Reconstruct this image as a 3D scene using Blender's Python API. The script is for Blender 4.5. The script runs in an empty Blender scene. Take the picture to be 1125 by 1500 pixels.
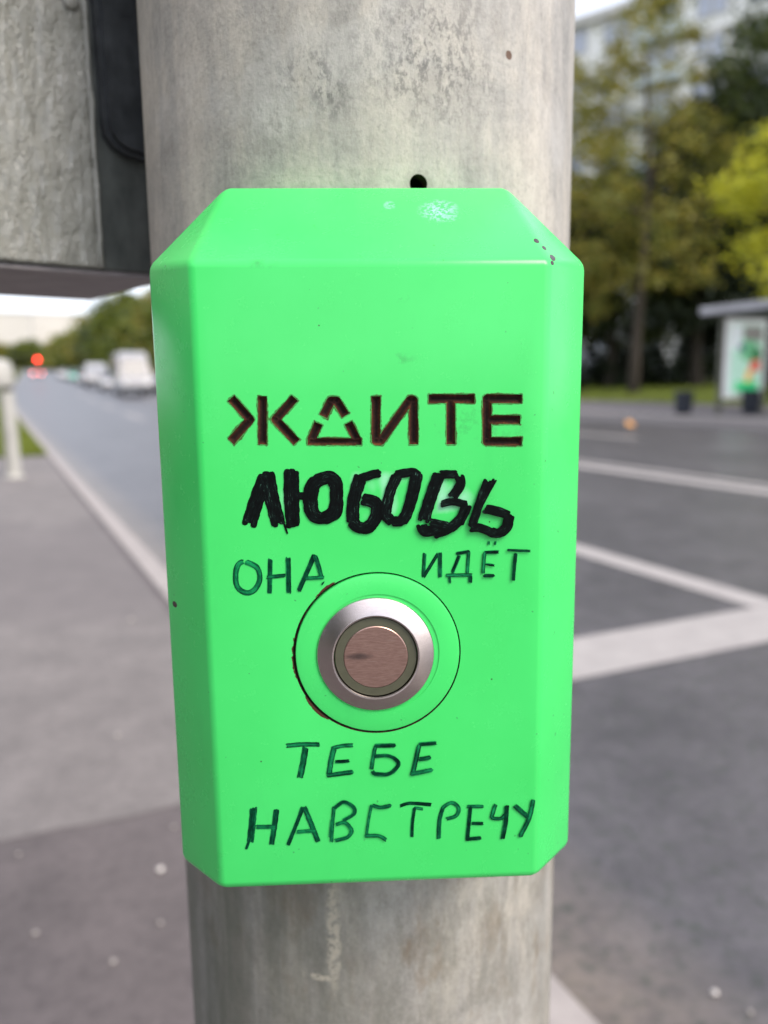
import bpy, bmesh, math, random
import numpy as np
from mathutils import Vector, Matrix
random.seed(7)
R_ = math.radians
scene = bpy.context.scene
COL = scene.collection

# ------------------------------------------------------------------ camera
P, ROLL, FPX = R_(9.3), R_(0.66), 1150.0
cd = bpy.data.cameras.new('camera'); cam = bpy.data.objects.new('camera', cd); COL.objects.link(cam)
f = Vector((0, math.cos(P), -math.sin(P))); r0 = Vector((1, 0, 0)); u0 = r0.cross(f)
r = r0 * math.cos(ROLL) - u0 * math.sin(ROLL); up = r0 * math.sin(ROLL) + u0 * math.cos(ROLL)
M = Matrix((r, up, -f)).transposed().to_4x4(); M.translation = (0, 0, 1.0)
cam.matrix_world = M
cd.sensor_fit = 'HORIZONTAL'; cd.sensor_width = 36; cd.lens = FPX / 1125 * 36
cd.clip_start = 0.01; cd.clip_end = 3000
cd.dof.use_dof = True; cd.dof.focus_distance = 0.199; cd.dof.aperture_fstop = 12.0
scene.camera = cam

# ------------------------------------------------------------------ sky, sun, exposure
SUN_EL, SUN_AZ = R_(47), R_(130)          # azimuth clockwise from +Y
w = bpy.data.worlds.new('World'); scene.world = w; w.use_nodes = True
nt = w.node_tree; bg = nt.nodes['Background']
sky = nt.nodes.new('ShaderNodeTexSky'); sky.sky_type = 'NISHITA'; sky.sun_disc = False
sky.sun_elevation = SUN_EL; sky.sun_rotation = SUN_AZ; sky.air_density = 1.0; sky.dust_density = 2.0; sky.ozone_density = 1.0
hs = nt.nodes.new('ShaderNodeHueSaturation'); hs.inputs['Saturation'].default_value = 0.60
nt.links.new(sky.outputs[0], hs.inputs['Color'])
# thin, even white overcast over the clear-sky gradient
ov = nt.nodes.new('ShaderNodeMix'); ov.data_type = 'RGBA'; ov.inputs[0].default_value = 0.50
ov.inputs[7].default_value = (7.1, 7.4, 8.5, 1)
nt.links.new(hs.outputs[0], ov.inputs[6]); nt.links.new(ov.outputs[2], bg.inputs['Color'])
bg.inputs['Strength'].default_value = 0.15
sl = bpy.data.lights.new('sun', 'SUN'); sl.energy = 1.55; sl.angle = R_(28); sl.color = (1.0, 0.87, 0.72)
so = bpy.data.objects.new('sun', sl); COL.objects.link(so)
sd = Vector((math.sin(SUN_AZ) * math.cos(SUN_EL), math.cos(SUN_AZ) * math.cos(SUN_EL), math.sin(SUN_EL)))
so.rotation_euler = sd.to_track_quat('Z', 'Y').to_euler()
scene.view_settings.view_transform = 'Standard'; scene.view_settings.look = 'None'
scene.view_settings.gamma = 1; scene.view_settings.use_curve_mapping = False
scene.view_settings.exposure = 0.80
scene.display_settings.display_device = 'sRGB'

# ------------------------------------------------------------------ helpers
def link(o, parent=None):
    COL.objects.link(o)
    if parent is not None: o.parent = parent
    return o

def tag(o, label=None, cat=None, group=None, kind=None):
    if label: o['label'] = label
    if cat: o['category'] = cat
    if group: o['group'] = group
    if kind: o['kind'] = kind
    return o

def empty(name, loc, rz=0.0):
    o = bpy.data.objects.new(name, None); link(o); o.location = loc; o.rotation_euler = (0, 0, rz)
    o.empty_display_size = 0.05
    return o

def obj(name, bm, mat, parent=None, smooth=False, ang=None):
    me = bpy.data.meshes.new(name)
    bm.normal_update(); bm.to_mesh(me); bm.free()
    for m in (mat if isinstance(mat, (list, tuple)) else [mat]): me.materials.append(m)
    if smooth:
        for p in me.polygons: p.use_smooth = True
        if ang: me.set_sharp_from_angle(angle=R_(ang))
    return link(bpy.data.objects.new(name, me), parent)

def pyobj(name, verts, faces, mat, parent=None, smooth=False):
    me = bpy.data.meshes.new(name); me.from_pydata([tuple(v) for v in verts], [], faces); me.update()
    for m in (mat if isinstance(mat, (list, tuple)) else [mat]): me.materials.append(m)
    if smooth:
        for p in me.polygons: p.use_smooth = True
    return link(bpy.data.objects.new(name, me), parent)

def copy_tree(o, parent=None):
    c = o.copy(); COL.objects.link(c); c.parent = parent
    for ch in o.children: copy_tree(ch, c)
    return c

def box(bm, x0, x1, y0, y1, z0, z1, bev=0.0):
    t = bmesh.new(); vs = [t.verts.new((x, y, z)) for x in (x0, x1) for y in (y0, y1) for z in (z0, z1)]
    for q in ((0, 1, 3, 2), (4, 6, 7, 5), (0, 4, 5, 1), (2, 3, 7, 6), (0, 2, 6, 4), (1, 5, 7, 3)): t.faces.new([vs[i] for i in q])
    if bev: bmesh.ops.bevel(t, geom=list(t.edges), offset=bev, segments=2, affect='EDGES', profile=0.5)
    me = bpy.data.meshes.new('t'); t.to_mesh(me); bm.from_mesh(me); bpy.data.meshes.remove(me); t.free()
    return bm

def cyl(bm, x, y, z0, z1, r0, r1=None, n=24, cap=True):
    r1 = r0 if r1 is None else r1
    a = [bm.verts.new((x + r0 * math.cos(2 * math.pi * i / n), y + r0 * math.sin(2 * math.pi * i / n), z0)) for i in range(n)]
    b = [bm.verts.new((x + r1 * math.cos(2 * math.pi * i / n), y + r1 * math.sin(2 * math.pi * i / n), z1)) for i in range(n)]
    for i in range(n): bm.faces.new((a[i], a[(i + 1) % n], b[(i + 1) % n], b[i]))
    if cap: bm.faces.new(a[::-1]); bm.faces.new(b)
    return bm

def lathe(bm, prof, n=64, axis='Z'):
    """prof: (radius, height); axis Y- : height goes towards -Y"""
    rings = []
    for (rr, h) in prof:
        ring = []
        for i in range(n):
            a = 2 * math.pi * i / n
            if axis == 'Z': co = (rr * math.cos(a), rr * math.sin(a), h)
            else: co = (rr * math.cos(a), -h, rr * math.sin(a))
            ring.append(bm.verts.new(co))
        rings.append(ring)
    for k in range(len(rings) - 1):
        for i in range(n):
            bm.faces.new((rings[k][i], rings[k][(i + 1) % n], rings[k + 1][(i + 1) % n], rings[k + 1][i]))
    if prof[-1][0] > 1e-6: bm.faces.new(rings[-1])
    if prof[0][0] > 1e-6: bm.faces.new(rings[0][::-1])
    bmesh.ops.remove_doubles(bm, verts=bm.verts, dist=1e-7)
    bmesh.ops.recalc_face_normals(bm, faces=bm.faces)
    return bm

def tube(bm, pts, radii, n=8):
    pts = [Vector(p) for p in pts]; rings = []
    for i, p in enumerate(pts):
        d = (pts[min(i + 1, len(pts) - 1)] - pts[max(i - 1, 0)]).normalized()
        a = d.orthogonal().normalized(); b = d.cross(a)
        if rings:
            a = (pa - d * pa.dot(d)).normalized(); b = d.cross(a)
        pa = a
        rings.append([bm.verts.new(p + (a * math.cos(2 * math.pi * k / n) + b * math.sin(2 * math.pi * k / n)) * radii[i]) for k in range(n)])
    for i in range(len(rings) - 1):
        for k in range(n): bm.faces.new((rings[i][k], rings[i][(k + 1) % n], rings[i + 1][(k + 1) % n], rings[i + 1][k]))
    bm.faces.new(rings[-1]); bm.faces.new(rings[0][::-1])
    return bm

# ------------------------------------------------------------------ materials
class NT:
    def __init__(s, name):
        s.m = bpy.data.materials.new(name); s.m.use_nodes = True; s.t = s.m.node_tree
        s.b = s.t.nodes['Principled BSDF']; s.out = s.t.nodes['Material Output']; s.tc = None
    def n(s, typ, **kw):
        x = s.t.nodes.new(typ)
        for k, v in kw.items():
            if k.startswith('i_'):
                x.inputs[k[2:].replace('_', ' ')].default_value = v
            else: setattr(x, k, v)
        return x
    def l(s, a, b): s.t.links.new(a, b)
    def co(s, kind='Object', scale=(1, 1, 1), loc=(0, 0, 0)):
        if s.tc is None: s.tc = s.n('ShaderNodeTexCoord')
        mp = s.n('ShaderNodeMapping'); mp.inputs['Scale'].default_value = scale; mp.inputs['Location'].default_value = loc
        s.l(s.tc.outputs[kind], mp.inputs[0]); return mp.outputs[0]
    def noise(s, co, scale, detail=5, rough=0.6, dist=0.0):
        x = s.n('ShaderNodeTexNoise'); x.inputs['Scale'].default_value = scale; x.inputs['Detail'].default_value = detail
        x.inputs['Roughness'].default_value = rough; x.inputs['Distortion'].default_value = dist
        s.l(co, x.inputs['Vector']); return x.outputs['Fac']
    def ramp(s, fac, stops):
        x = s.n('ShaderNodeValToRGB'); e = x.color_ramp.elements
        while len(e) < len(stops): e.new(0.5)
        for el, (p, c) in zip(e, stops):
            el.position = p
            el.color = (c, c, c, 1) if isinstance(c, (int, float)) else (*c, 1)
        s.l(fac, x.inputs[0]); return x.outputs[0]
    def mix(s, fac, a, b, mode='MIX'):
        x = s.n('ShaderNodeMix', data_type='RGBA', blend_type=mode)
        for k, v in ((0, fac), (6, a), (7, b)):
            if isinstance(v, (int, float)): x.inputs[k].default_value = v
            elif isinstance(v, tuple): x.inputs[k].default_value = (*v, 1)
            else: s.l(v, x.inputs[k])
        return x.outputs[2]
    def math(s, op, a, b=None, c=None, clamp=False):
        x = s.n('ShaderNodeMath', operation=op, use_clamp=clamp)
        for k, v in enumerate((a, b, c)):
            if v is None: continue
            if isinstance(v, (int, float)): x.inputs[k].default_value = v
            else: s.l(v, x.inputs[k])
        return x.outputs[0]
    def xyz(s, co):
        x = s.n('ShaderNodeSeparateXYZ'); s.l(co, x.inputs[0]); return x.outputs
    def blob(s, xyz, c, rad, noise=None, amp=0.0):
        """soft mask of an ellipsoid; 1 inside"""
        t = None
        for i in range(3):
            if rad[i] is None: continue
            q = s.math('DIVIDE', s.math('SUBTRACT', xyz[i], c[i]), rad[i]); q = s.math('MULTIPLY', q, q)
            t = q if t is None else s.math('ADD', t, q)
        if noise is not None: t = s.math('ADD', t, s.math('MULTIPLY', s.math('SUBTRACT', noise, 0.5), amp))
        return s.math('SUBTRACT', 1.0, t, clamp=True)
    def bump(s, h, strength, dist):
        x = s.n('ShaderNodeBump'); x.inputs['Strength'].default_value = strength; x.inputs['Distance'].default_value = dist
        s.l(h, x.inputs['Height']); s.l(x.outputs[0], s.b.inputs['Normal']); return x
    def set(s, **kw):
        for k, v in kw.items():
            i = s.b.inputs[k.replace('_', ' ')]
            if isinstance(v, (int, float)): i.default_value = v
            elif isinstance(v, tuple): i.default_value = (*v, 1) if len(v) == 3 else v
            else: s.l(v, i)
        return s.m

def plain(name, c, rough=0.6, metal=0.0, spec=0.5, nscale=3.0, amt=0.18, kind='Object'):
    m = NT(name); co = m.co(kind); n = m.noise(co, nscale, 4)
    d = tuple(x * (1 - amt) for x in c); l = tuple(min(1, x * (1 + amt)) for x in c)
    return m.set(Base_Color=m.ramp(n, [(0.3, d), (0.7, l)]), Roughness=rough, Metallic=metal)

# green paint of the push-button housing
def green_paint():
    m = NT('green_paint'); co = m.co(); X = m.xyz(co)
    big = m.noise(co, 22, 4, 0.55); fine = m.noise(co, 420, 3, 0.6); med = m.noise(co, 110, 6, 0.7)
    base = m.ramp(big, [(0.3, (0.056, 0.700, 0.140)), (0.7, (0.068, 0.760, 0.165))])
    # remains of rubbed-out writing behind the thick black word
    pale = m.ramp(m.noise(m.co(scale=(1, 1, 0.45)), 95, 2, 0.5), [(0.50, 0.0), (0.60, 1.0)])
    band = m.blob(X, (0.002, 0, 0.0185), (0.029, None, 0.0062), med, 0.9)
    base = m.mix(m.math('MULTIPLY', m.math('MULTIPLY', pale, m.math('MULTIPLY', band, 2.2, clamp=True)), 0.62), base, (0.45, 0.85, 0.66))
    # whitish scuff on the top bevel
    sc = m.math('MULTIPLY', m.math('MAXIMUM', m.blob(X, (0.0196, None, 0.0905), (0.0062, None, 0.0042), med, 1.6), m.blob(X, (0.0066, None, 0.0925), (0.0018, None, 0.0016), med, 1.2)),
                m.ramp(m.noise(co, 900, 3, 0.7), [(0.47, 0.0), (0.54, 1.0)]))
    base = m.mix(m.math('MULTIPLY', sc, 0.9, clamp=True), base, (0.34, 0.78, 0.62))
    # faint dark smudges
    sm = m.math('MAXIMUM', m.blob(X, (0.0066, None, 0.052), (0.006, None, 0.0018), med, 1.5), m.blob(X, (0.0066, None, 0.0665), (0.008, None, 0.0016), med, 1.8))
    sm = m.math('MAXIMUM', sm, m.blob(X, (-0.0255, None, 0.0745), (0.006, None, 0.0016), med, 1.8))
    sm = m.math('MAXIMUM', sm, m.blob(X, (0.027, None, 0.036), (0.016, None, 0.008), med, 2.2))
    gr = m.ramp(med, [(0.52, 0.0), (0.78, 1.0)])
    base = m.mix(m.math('MULTIPLY', m.math('MULTIPLY', sm, gr), 1.2, clamp=True), base, (0.03, 0.22, 0.06))
    fs = m.noise(m.co(loc=(3, 3, 3)), 520, 2, 0.5)
    base = m.mix(m.math('MULTIPLY', m.ramp(fs, [(0.735, 0.0), (0.76, 1.0)]), 0.6), base, (0.03, 0.16, 0.05))
    base = m.mix(m.math('MULTIPLY', m.ramp(m.noise(m.co(scale=(1, 1, 0.35)), 60, 6, 0.75), [(0.58, 0.0), (0.85, 1.0)]), 0.16), base, (0.04, 0.34, 0.10))
    # paint chips at the right upper corner and on the left side
    for c, rd in (((0.0425, None, 0.0808), 0.0008), ((0.0440, None, 0.0787), 0.0007), ((0.0455, None, 0.0760), 0.0010), ((0.0450, None, 0.0745), 0.0006), ((-0.0535, None, -0.0127), 0.0009), ((0.0300, None, 0.0110), 0.0002), ((-0.03, None, -0.052), 0.0002), ((0.031, None, -0.031), 0.00022), ((-0.012, None, 0.060), 0.0002)):
        k = m.blob(X, c, (rd, None, rd), med, 1.0)
        base = m.mix(m.math('MULTIPLY', k, 4.0, clamp=True), base, (0.035, 0.022, 0.016))
    # rust bleeding from the seam round the button, lower left and upper left
    dx = m.math('SUBTRACT', X[0], 0.0010); dz = m.math('SUBTRACT', X[2], -0.0232)
    rr = m.math('SQRT', m.math('ADD', m.math('MULTIPLY', dx, dx), m.math('MULTIPLY', dz, dz)))
    near = m.math('SUBTRACT', 1.0, m.math('DIVIDE', m.math('ABSOLUTE', m.math('SUBTRACT', rr, 0.0219)), 0.0011), clamp=True)
    side = m.math('MAXIMUM', m.blob(X, (-0.0155, None, -0.0385), (0.006, None, 0.007)), m.math('MULTIPLY', m.blob(X, (-0.012, None, -0.0055), (0.009, None, 0.004)), 0.8))
    side = m.math('MAXIMUM', side, m.math('MULTIPLY', m.blob(X, (-0.021, None, -0.025), (0.004, None, 0.016)), 0.55))
    rust = m.math('GREATER_THAN', m.math('MULTIPLY', m.math('MULTIPLY', near, side), m.math('ADD', m.noise(co, 700, 3, 0.6), 0.25)), 0.36)
    base = m.mix(rust, base, (0.075, 0.028, 0.014))
    rough = m.ramp(med, [(0.3, 0.20), (0.7, 0.30)])
    h = m.math('ADD', m.math('MULTIPLY', fine, 0.3), m.math('MULTIPLY', m.noise(co, 140, 3, 0.5), 0.9))
    m.bump(h, 0.12, 0.00022)
    return m.set(Base_Color=base, Roughness=rough, Specular_IOR_Level=0.48)
GREEN = green_paint()

def rust_mat(name, sc=900):
    m = NT(name); co = m.co(); n = m.noise(co, sc, 5, 0.75)
    c = m.ramp(n, [(0.30, (0.014, 0.008, 0.007)), (0.5, (0.045, 0.018, 0.012)), (0.75, (0.19, 0.058, 0.022))])
    m.bump(n, 0.9, 0.0002)
    return m.set(Base_Color=c, Roughness=0.85)
RUST = rust_mat('rusty_steel')

def halo_mat():
    m = NT('rust_bleed'); co = m.co(); uv = m.co('UV'); U = m.xyz(uv)
    n = m.noise(co, 1500, 4, 0.75); n2 = m.noise(co, 260, 3, 0.6)
    edge = m.math('POWER', m.math('SUBTRACT', 1.0, m.math('ABSOLUTE', U[1]), clamp=True), 2.6)
    a = m.math('ADD', m.math('MULTIPLY', edge, 1.25), m.math('MULTIPLY', m.math('SUBTRACT', m.math('ADD', n, n2), 1.0), 1.6))
    a = m.ramp(a, [(0.50, 0.0), (0.72, 0.75)])
    return m.set(Base_Color=(0.075, 0.050, 0.012), Roughness=0.8, Alpha=a)
HALO = halo_mat()
def floor_mat():
    m = NT('rusty_groove_floor'); co = m.co(); U = m.xyz(m.co('UV')); n = m.noise(co, 1300, 4, 0.75); n2 = m.noise(co, 280, 3, 0.6)
    k = m.math('ADD', m.math('MULTIPLY', m.math('SUBTRACT', 1.0, U[1]), 0.42), m.math('ADD', m.math('MULTIPLY', n, 0.45), m.math('MULTIPLY', n2, 0.25)))
    c = m.ramp(k, [(0.40, (0.014, 0.008, 0.007)), (0.62, (0.042, 0.016, 0.011)), (0.76, (0.13, 0.042, 0.016)), (0.88, (0.26, 0.11, 0.035))])
    m.bump(n, 0.9, 0.0002)
    return m.set(Base_Color=c, Roughness=0.9, Specular_IOR_Level=0.2)
FLOOR = floor_mat()

def ink(name, dark, mid, light, lo, me, hi, rough, isl=0.25, bw=0.35):
    m = NT(name); uv = m.co('UV', scale=(0.30, 2.6, 1)); co = m.co(); U = m.xyz(m.co('UV'))
    g = m.n('ShaderNodeNewGeometry'); s = m.noise(uv, 1.7, 5, 0.7); b = m.noise(co, 300, 4, 0.6)
    e = m.math('POWER', m.math('ABSOLUTE', U[1]), 3.0)
    k = m.math('ADD', m.math('MULTIPLY', s, 0.80), m.math('MULTIPLY', b, bw)); k = m.math('SUBTRACT', k, m.math('MULTIPLY', e, 0.10))
    k = m.math('ADD', k, m.math('MULTIPLY', m.math('SUBTRACT', g.outputs['Random Per Island'], 0.5), isl))
    c = m.ramp(k, [(lo, dark), (me, mid), (hi, light)])
    m.bump(s, 0.25, 0.00006)
    return m.set(Base_Color=c, Roughness=rough, Specular_IOR_Level=0.08)
INK_BLACK = ink('black_marker', (0.0018, 0.0024, 0.0024), (0.004, 0.009, 0.008), (0.10, 0.24, 0.17), 0.50, 0.66, 0.76, 0.5, 0.05)  # pale streaks: gloss highlights and green gaps put into the colour
INK_GREEN = ink('green_marker', (0.0004, 0.014, 0.009), (0.002, 0.085, 0.034), (0.012, 0.38, 0.11), 0.44, 0.62, 0.82, 0.38, 0.22, 0.45)
INK_DARK = ink('dark_green_marker', (0.0004, 0.006, 0.005), (0.002, 0.065, 0.028), (0.012, 0.36, 0.11), 0.46, 0.63, 0.83, 0.38, 0.22, 0.45)

def steel(name, tint, rough, an=0.85):
    m = NT(name); co = m.co(); X = m.xyz(co)
    scr = m.noise(m.co(scale=(1, 1, 9)), 260, 4, 0.7); sp = m.noise(co, 600, 4, 0.7)
    tg = m.n('ShaderNodeTangent', direction_type='RADIAL', axis='Y'); m.l(tg.outputs[0], m.b.inputs['Tangent'])
    c = m.ramp(m.math('ADD', m.math('MULTIPLY', scr, 0.5), m.math('MULTIPLY', sp, 0.5)), [(0.3, tuple(x * 0.82 for x in tint)), (0.7, tint)])
    return m.set(Base_Color=c, Metallic=1.0, Roughness=rough, Anisotropic=an)
STEEL = steel('brushed_steel_bezel', (0.66, 0.585, 0.565), 0.25)  # rosy tint stands in for a warm reflection in the steel
def disc_mat():
    m = NT('brushed_steel_cap'); co = m.co(); X = m.xyz(co)
    scr = m.noise(m.co(scale=(1, 1, 6)), 500, 4, 0.7)
    rot = m.n('ShaderNodeMapping'); rot.inputs['Rotation'].default_value = (0, R_(38), 0); rot.inputs['Scale'].default_value = (0.5, 1, 14); m.l(m.co(), rot.inputs[0])
    s2 = m.ramp(m.noise(rot.outputs[0], 300, 2, 0.5), [(0.66, 0.0), (0.74, 1.0)])
    c = m.ramp(scr, [(0.3, (0.42, 0.26, 0.215)), (0.7, (0.60, 0.40, 0.34))])  # warm reflection put into the cap colour
    c = m.mix(m.math('MULTIPLY', s2, 0.35), c, (0.72, 0.62, 0.58))
    k = m.blob(X, (-0.0045, None, 0.0003), (0.0040, None, 0.0011), m.noise(co, 700, 4, 0.7), 1.0)
    c = m.mix(m.math('MULTIPLY', k, 0.75), c, (0.10, 0.085, 0.085))
    m.bump(scr, 0.15, 0.0001)
    return m.set(Base_Color=c, Metallic=0.85, Roughness=0.34, Anisotropic=0.5)
DISC = disc_mat()
OLIVE = plain('olive_plastic', (0.085, 0.087, 0.055), 0.42, nscale=400, amt=0.1)
BLACKGAP = plain('black_rubber', (0.012, 0.012, 0.012), 0.7)

def pole_mat():
    m = NT('galvanised_pole_paint'); co = m.co(); X = m.xyz(co)
    vert = m.noise(m.co(scale=(1, 1, 0.10)), 55, 6, 0.65); streak = m.noise(m.co(scale=(1, 1, 0.12)), 190, 5, 0.7)
    blot = m.noise(co, 26, 7, 0.68, 0.6); fine = m.noise(co, 520, 4, 0.7); speck = m.noise(m.co(scale=(1, 1, 0.55)), 330, 6, 0.8)
    k = m.math('ADD', m.math('MULTIPLY', vert, 0.45), m.math('ADD', m.math('MULTIPLY', blot, 0.35), m.math('MULTIPLY', streak, 0.20)))
    c = m.ramp(k, [(0.38, (0.235, 0.228, 0.210)), (0.47, (0.37, 0.352, 0.322)), (0.55, (0.50, 0.462, 0.402)), (0.64, (0.61, 0.563, 0.485))])
    c = m.mix(m.math('MULTIPLY', m.ramp(fine, [(0.42, 0.0), (0.62, 1.0)]), 0.22), c, (0.60, 0.57, 0.51))
    c = m.mix(m.math('MULTIPLY', m.ramp(m.noise(m.co(scale=(1, 1, 0.8), loc=(8, 8, 1)), 760, 3, 0.7), [(0.54, 0.0), (0.68, 1.0)]), 0.35), c, (0.20, 0.19, 0.17))
    # dark speckled wear high on the pole
    wear = m.math('MAXIMUM', m.blob(X, (-0.012, None, 0.084), (0.013, None, 0.012), blot, 2.0), m.blob(X, (0.022, None, 0.092), (0.024, None, 0.020), blot, 2.0))
    spk = m.math('MULTIPLY', wear, m.ramp(speck, [(0.49, 0.0), (0.57, 1.0)]))
    c = m.mix(m.math('MULTIPLY', spk, 1.0, clamp=True), c, (0.17, 0.165, 0.155))
    lw = m.blob(X, (-0.020, None, 0.0775), (0.013, None, 0.007), blot, 2.2)
    c = m.mix(m.math('MULTIPLY', m.math('MULTIPLY', lw, m.ramp(speck, [(0.44, 0.0), (0.56, 1.0)])), 0.7), c, (0.62, 0.60, 0.56))
    # cloudy pale patches
    c = m.mix(m.math('MULTIPLY', m.ramp(m.noise(m.co(loc=(3, 1, 2)), 17, 5, 0.6, 0.8), [(0.52, 0.0), (0.60, 1.0)]), 0.35), c, (0.56, 0.545, 0.52))
    # brown, green weathering under the housing, plus shade painted on the left side
    low = m.math('MULTIPLY', m.math('SUBTRACT', -0.115, X[2]), 30.0, clamp=True)
    rb = m.math('MULTIPLY', low, m.ramp(m.noise(m.co(scale=(1, 1, 0.4), loc=(5, 2, 1)), 75, 6, 0.7), [(0.54, 0.0), (0.70, 1.0)]))
    c = m.mix(m.math('MULTIPLY', rb, 0.75), c, (0.20, 0.135, 0.075))
    gg = m.math('MULTIPLY', low, m.ramp(m.noise(m.co(loc=(6, 1, 4), scale=(1, 1, 0.5)), 140, 7, 0.8), [(0.46, 0.0), (0.62, 1.0)]))
    c = m.mix(m.math('MULTIPLY', gg, 0.50), c, (0.155, 0.150, 0.125))
    gb = m.math('MULTIPLY', low, m.ramp(m.noise(m.co(scale=(1, 1, 0.07), loc=(1, 7, 1)), 85, 5, 0.7), [(0.36, 0.35), (0.60, 1.0)]))
    gl = m.math('MULTIPLY', gb, m.math('ADD', 0.15, m.math('MULTIPLY', X[0], -16.0), clamp=True))
    c = m.mix(m.math('MULTIPLY', gl, 0.88), c, (0.088, 0.104, 0.074))  # shade of the pole's left side put into a green-grey tone
    c = m.mix(m.math('MULTIPLY', gb, 0.34), c, (0.22, 0.22, 0.175))
    c = m.mix(m.math('MULTIPLY', m.ramp(speck, [(0.48, 0.0), (0.70, 1.0)]), 0.26), c, (0.16, 0.15, 0.14))
    c = m.mix(m.math('MULTIPLY', m.ramp(m.noise(m.co(loc=(2, 5, 3), scale=(1, 1, 0.6)), 70, 7, 0.75), [(0.50, 0.0), (0.64, 1.0)]), 0.30), c, (0.27, 0.245, 0.215))
    # rest of torn sticker: pale L-shaped line
    sp2 = m.ramp(m.noise(co, 330, 4, 0.7), [(0.42, 0.0), (0.52, 1.0)])
    st = m.math('MAXIMUM', m.blob(X, (-0.0112, None, -0.184), (0.0030, None, 0.026), speck, 1.9), m.blob(X, (-0.0165, None, -0.2030), (0.0070, None, 0.0016), speck, 1.4))
    c = m.mix(m.math('MULTIPLY', m.math('MULTIPLY', st, sp2), 1.3, clamp=True), c, (0.50, 0.46, 0.37))
    hr = m.blob(X, (0.0190, None, 0.0575), (0.0052, None, 0.0050), speck, 1.0)
    c = m.mix(m.math('MULTIPLY', hr, 0.55), c, (0.15, 0.14, 0.125))
    # few rust pits
    pit = m.blob(X, (0.0470, None, 0.0975), (0.0011, None, 0.0014), speck, 0.8)
    c = m.mix(m.math('MULTIPLY', pit, 3.0, clamp=True), c, (0.12, 0.06, 0.03))
    h = m.math('ADD', m.math('MULTIPLY', fine, 0.25), m.math('ADD', m.math('MULTIPLY', speck, 0.5), m.math('MULTIPLY', blot, 0.8)))
    m.bump(h, 0.75, 0.0009)
    return m.set(Base_Color=c, Roughness=m.ramp(speck, [(0.3, 0.42), (0.7, 0.62)]), Metallic=0.0)
POLE = pole_mat()

def brushed_thick_paint():
    m = NT('thick_brushed_grey_paint'); co = m.co()
    a = m.noise(m.co(scale=(1, 1, 0.30)), 330, 4, 0.6, 0.9); b = m.noise(m.co(scale=(1, 1, 0.7)), 620, 3, 0.6, 1.2); d = m.noise(co, 30, 4, 0.6)
    h = m.math('ADD', m.math('MULTIPLY', a, 1.1), m.math('ADD', m.math('MULTIPLY', b, 0.55), m.math('MULTIPLY', d, 1.2)))
    m.bump(h, 1.0, 0.0026)
    c = m.ramp(d, [(0.3, (0.36, 0.36, 0.315)), (0.7, (0.48, 0.47, 0.42))])
    return m.set(Base_Color=c, Roughness=0.22, Coat_Weight=0.5, Coat_Roughness=0.10)
CABPAINT = brushed_thick_paint()
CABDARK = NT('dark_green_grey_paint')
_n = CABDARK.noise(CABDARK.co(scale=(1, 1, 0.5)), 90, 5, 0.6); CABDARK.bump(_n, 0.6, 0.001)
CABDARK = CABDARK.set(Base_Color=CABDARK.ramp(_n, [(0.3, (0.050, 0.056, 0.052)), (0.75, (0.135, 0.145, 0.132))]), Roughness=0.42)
BRACK = NT('black_painted_iron')
_n = BRACK.noise(BRACK.co(scale=(1, 1, 0.6)), 110, 5, 0.6); BRACK.bump(_n, 0.7, 0.0012)
BRACK = BRACK.set(Base_Color=BRACK.ramp(_n, [(0.35, (0.018, 0.021, 0.024)), (0.75, (0.066, 0.072, 0.076))]), Roughness=0.38)
CABUNDER = plain('grey_underside_paint', (0.26, 0.23, 0.235), 0.6, nscale=60)

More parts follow.
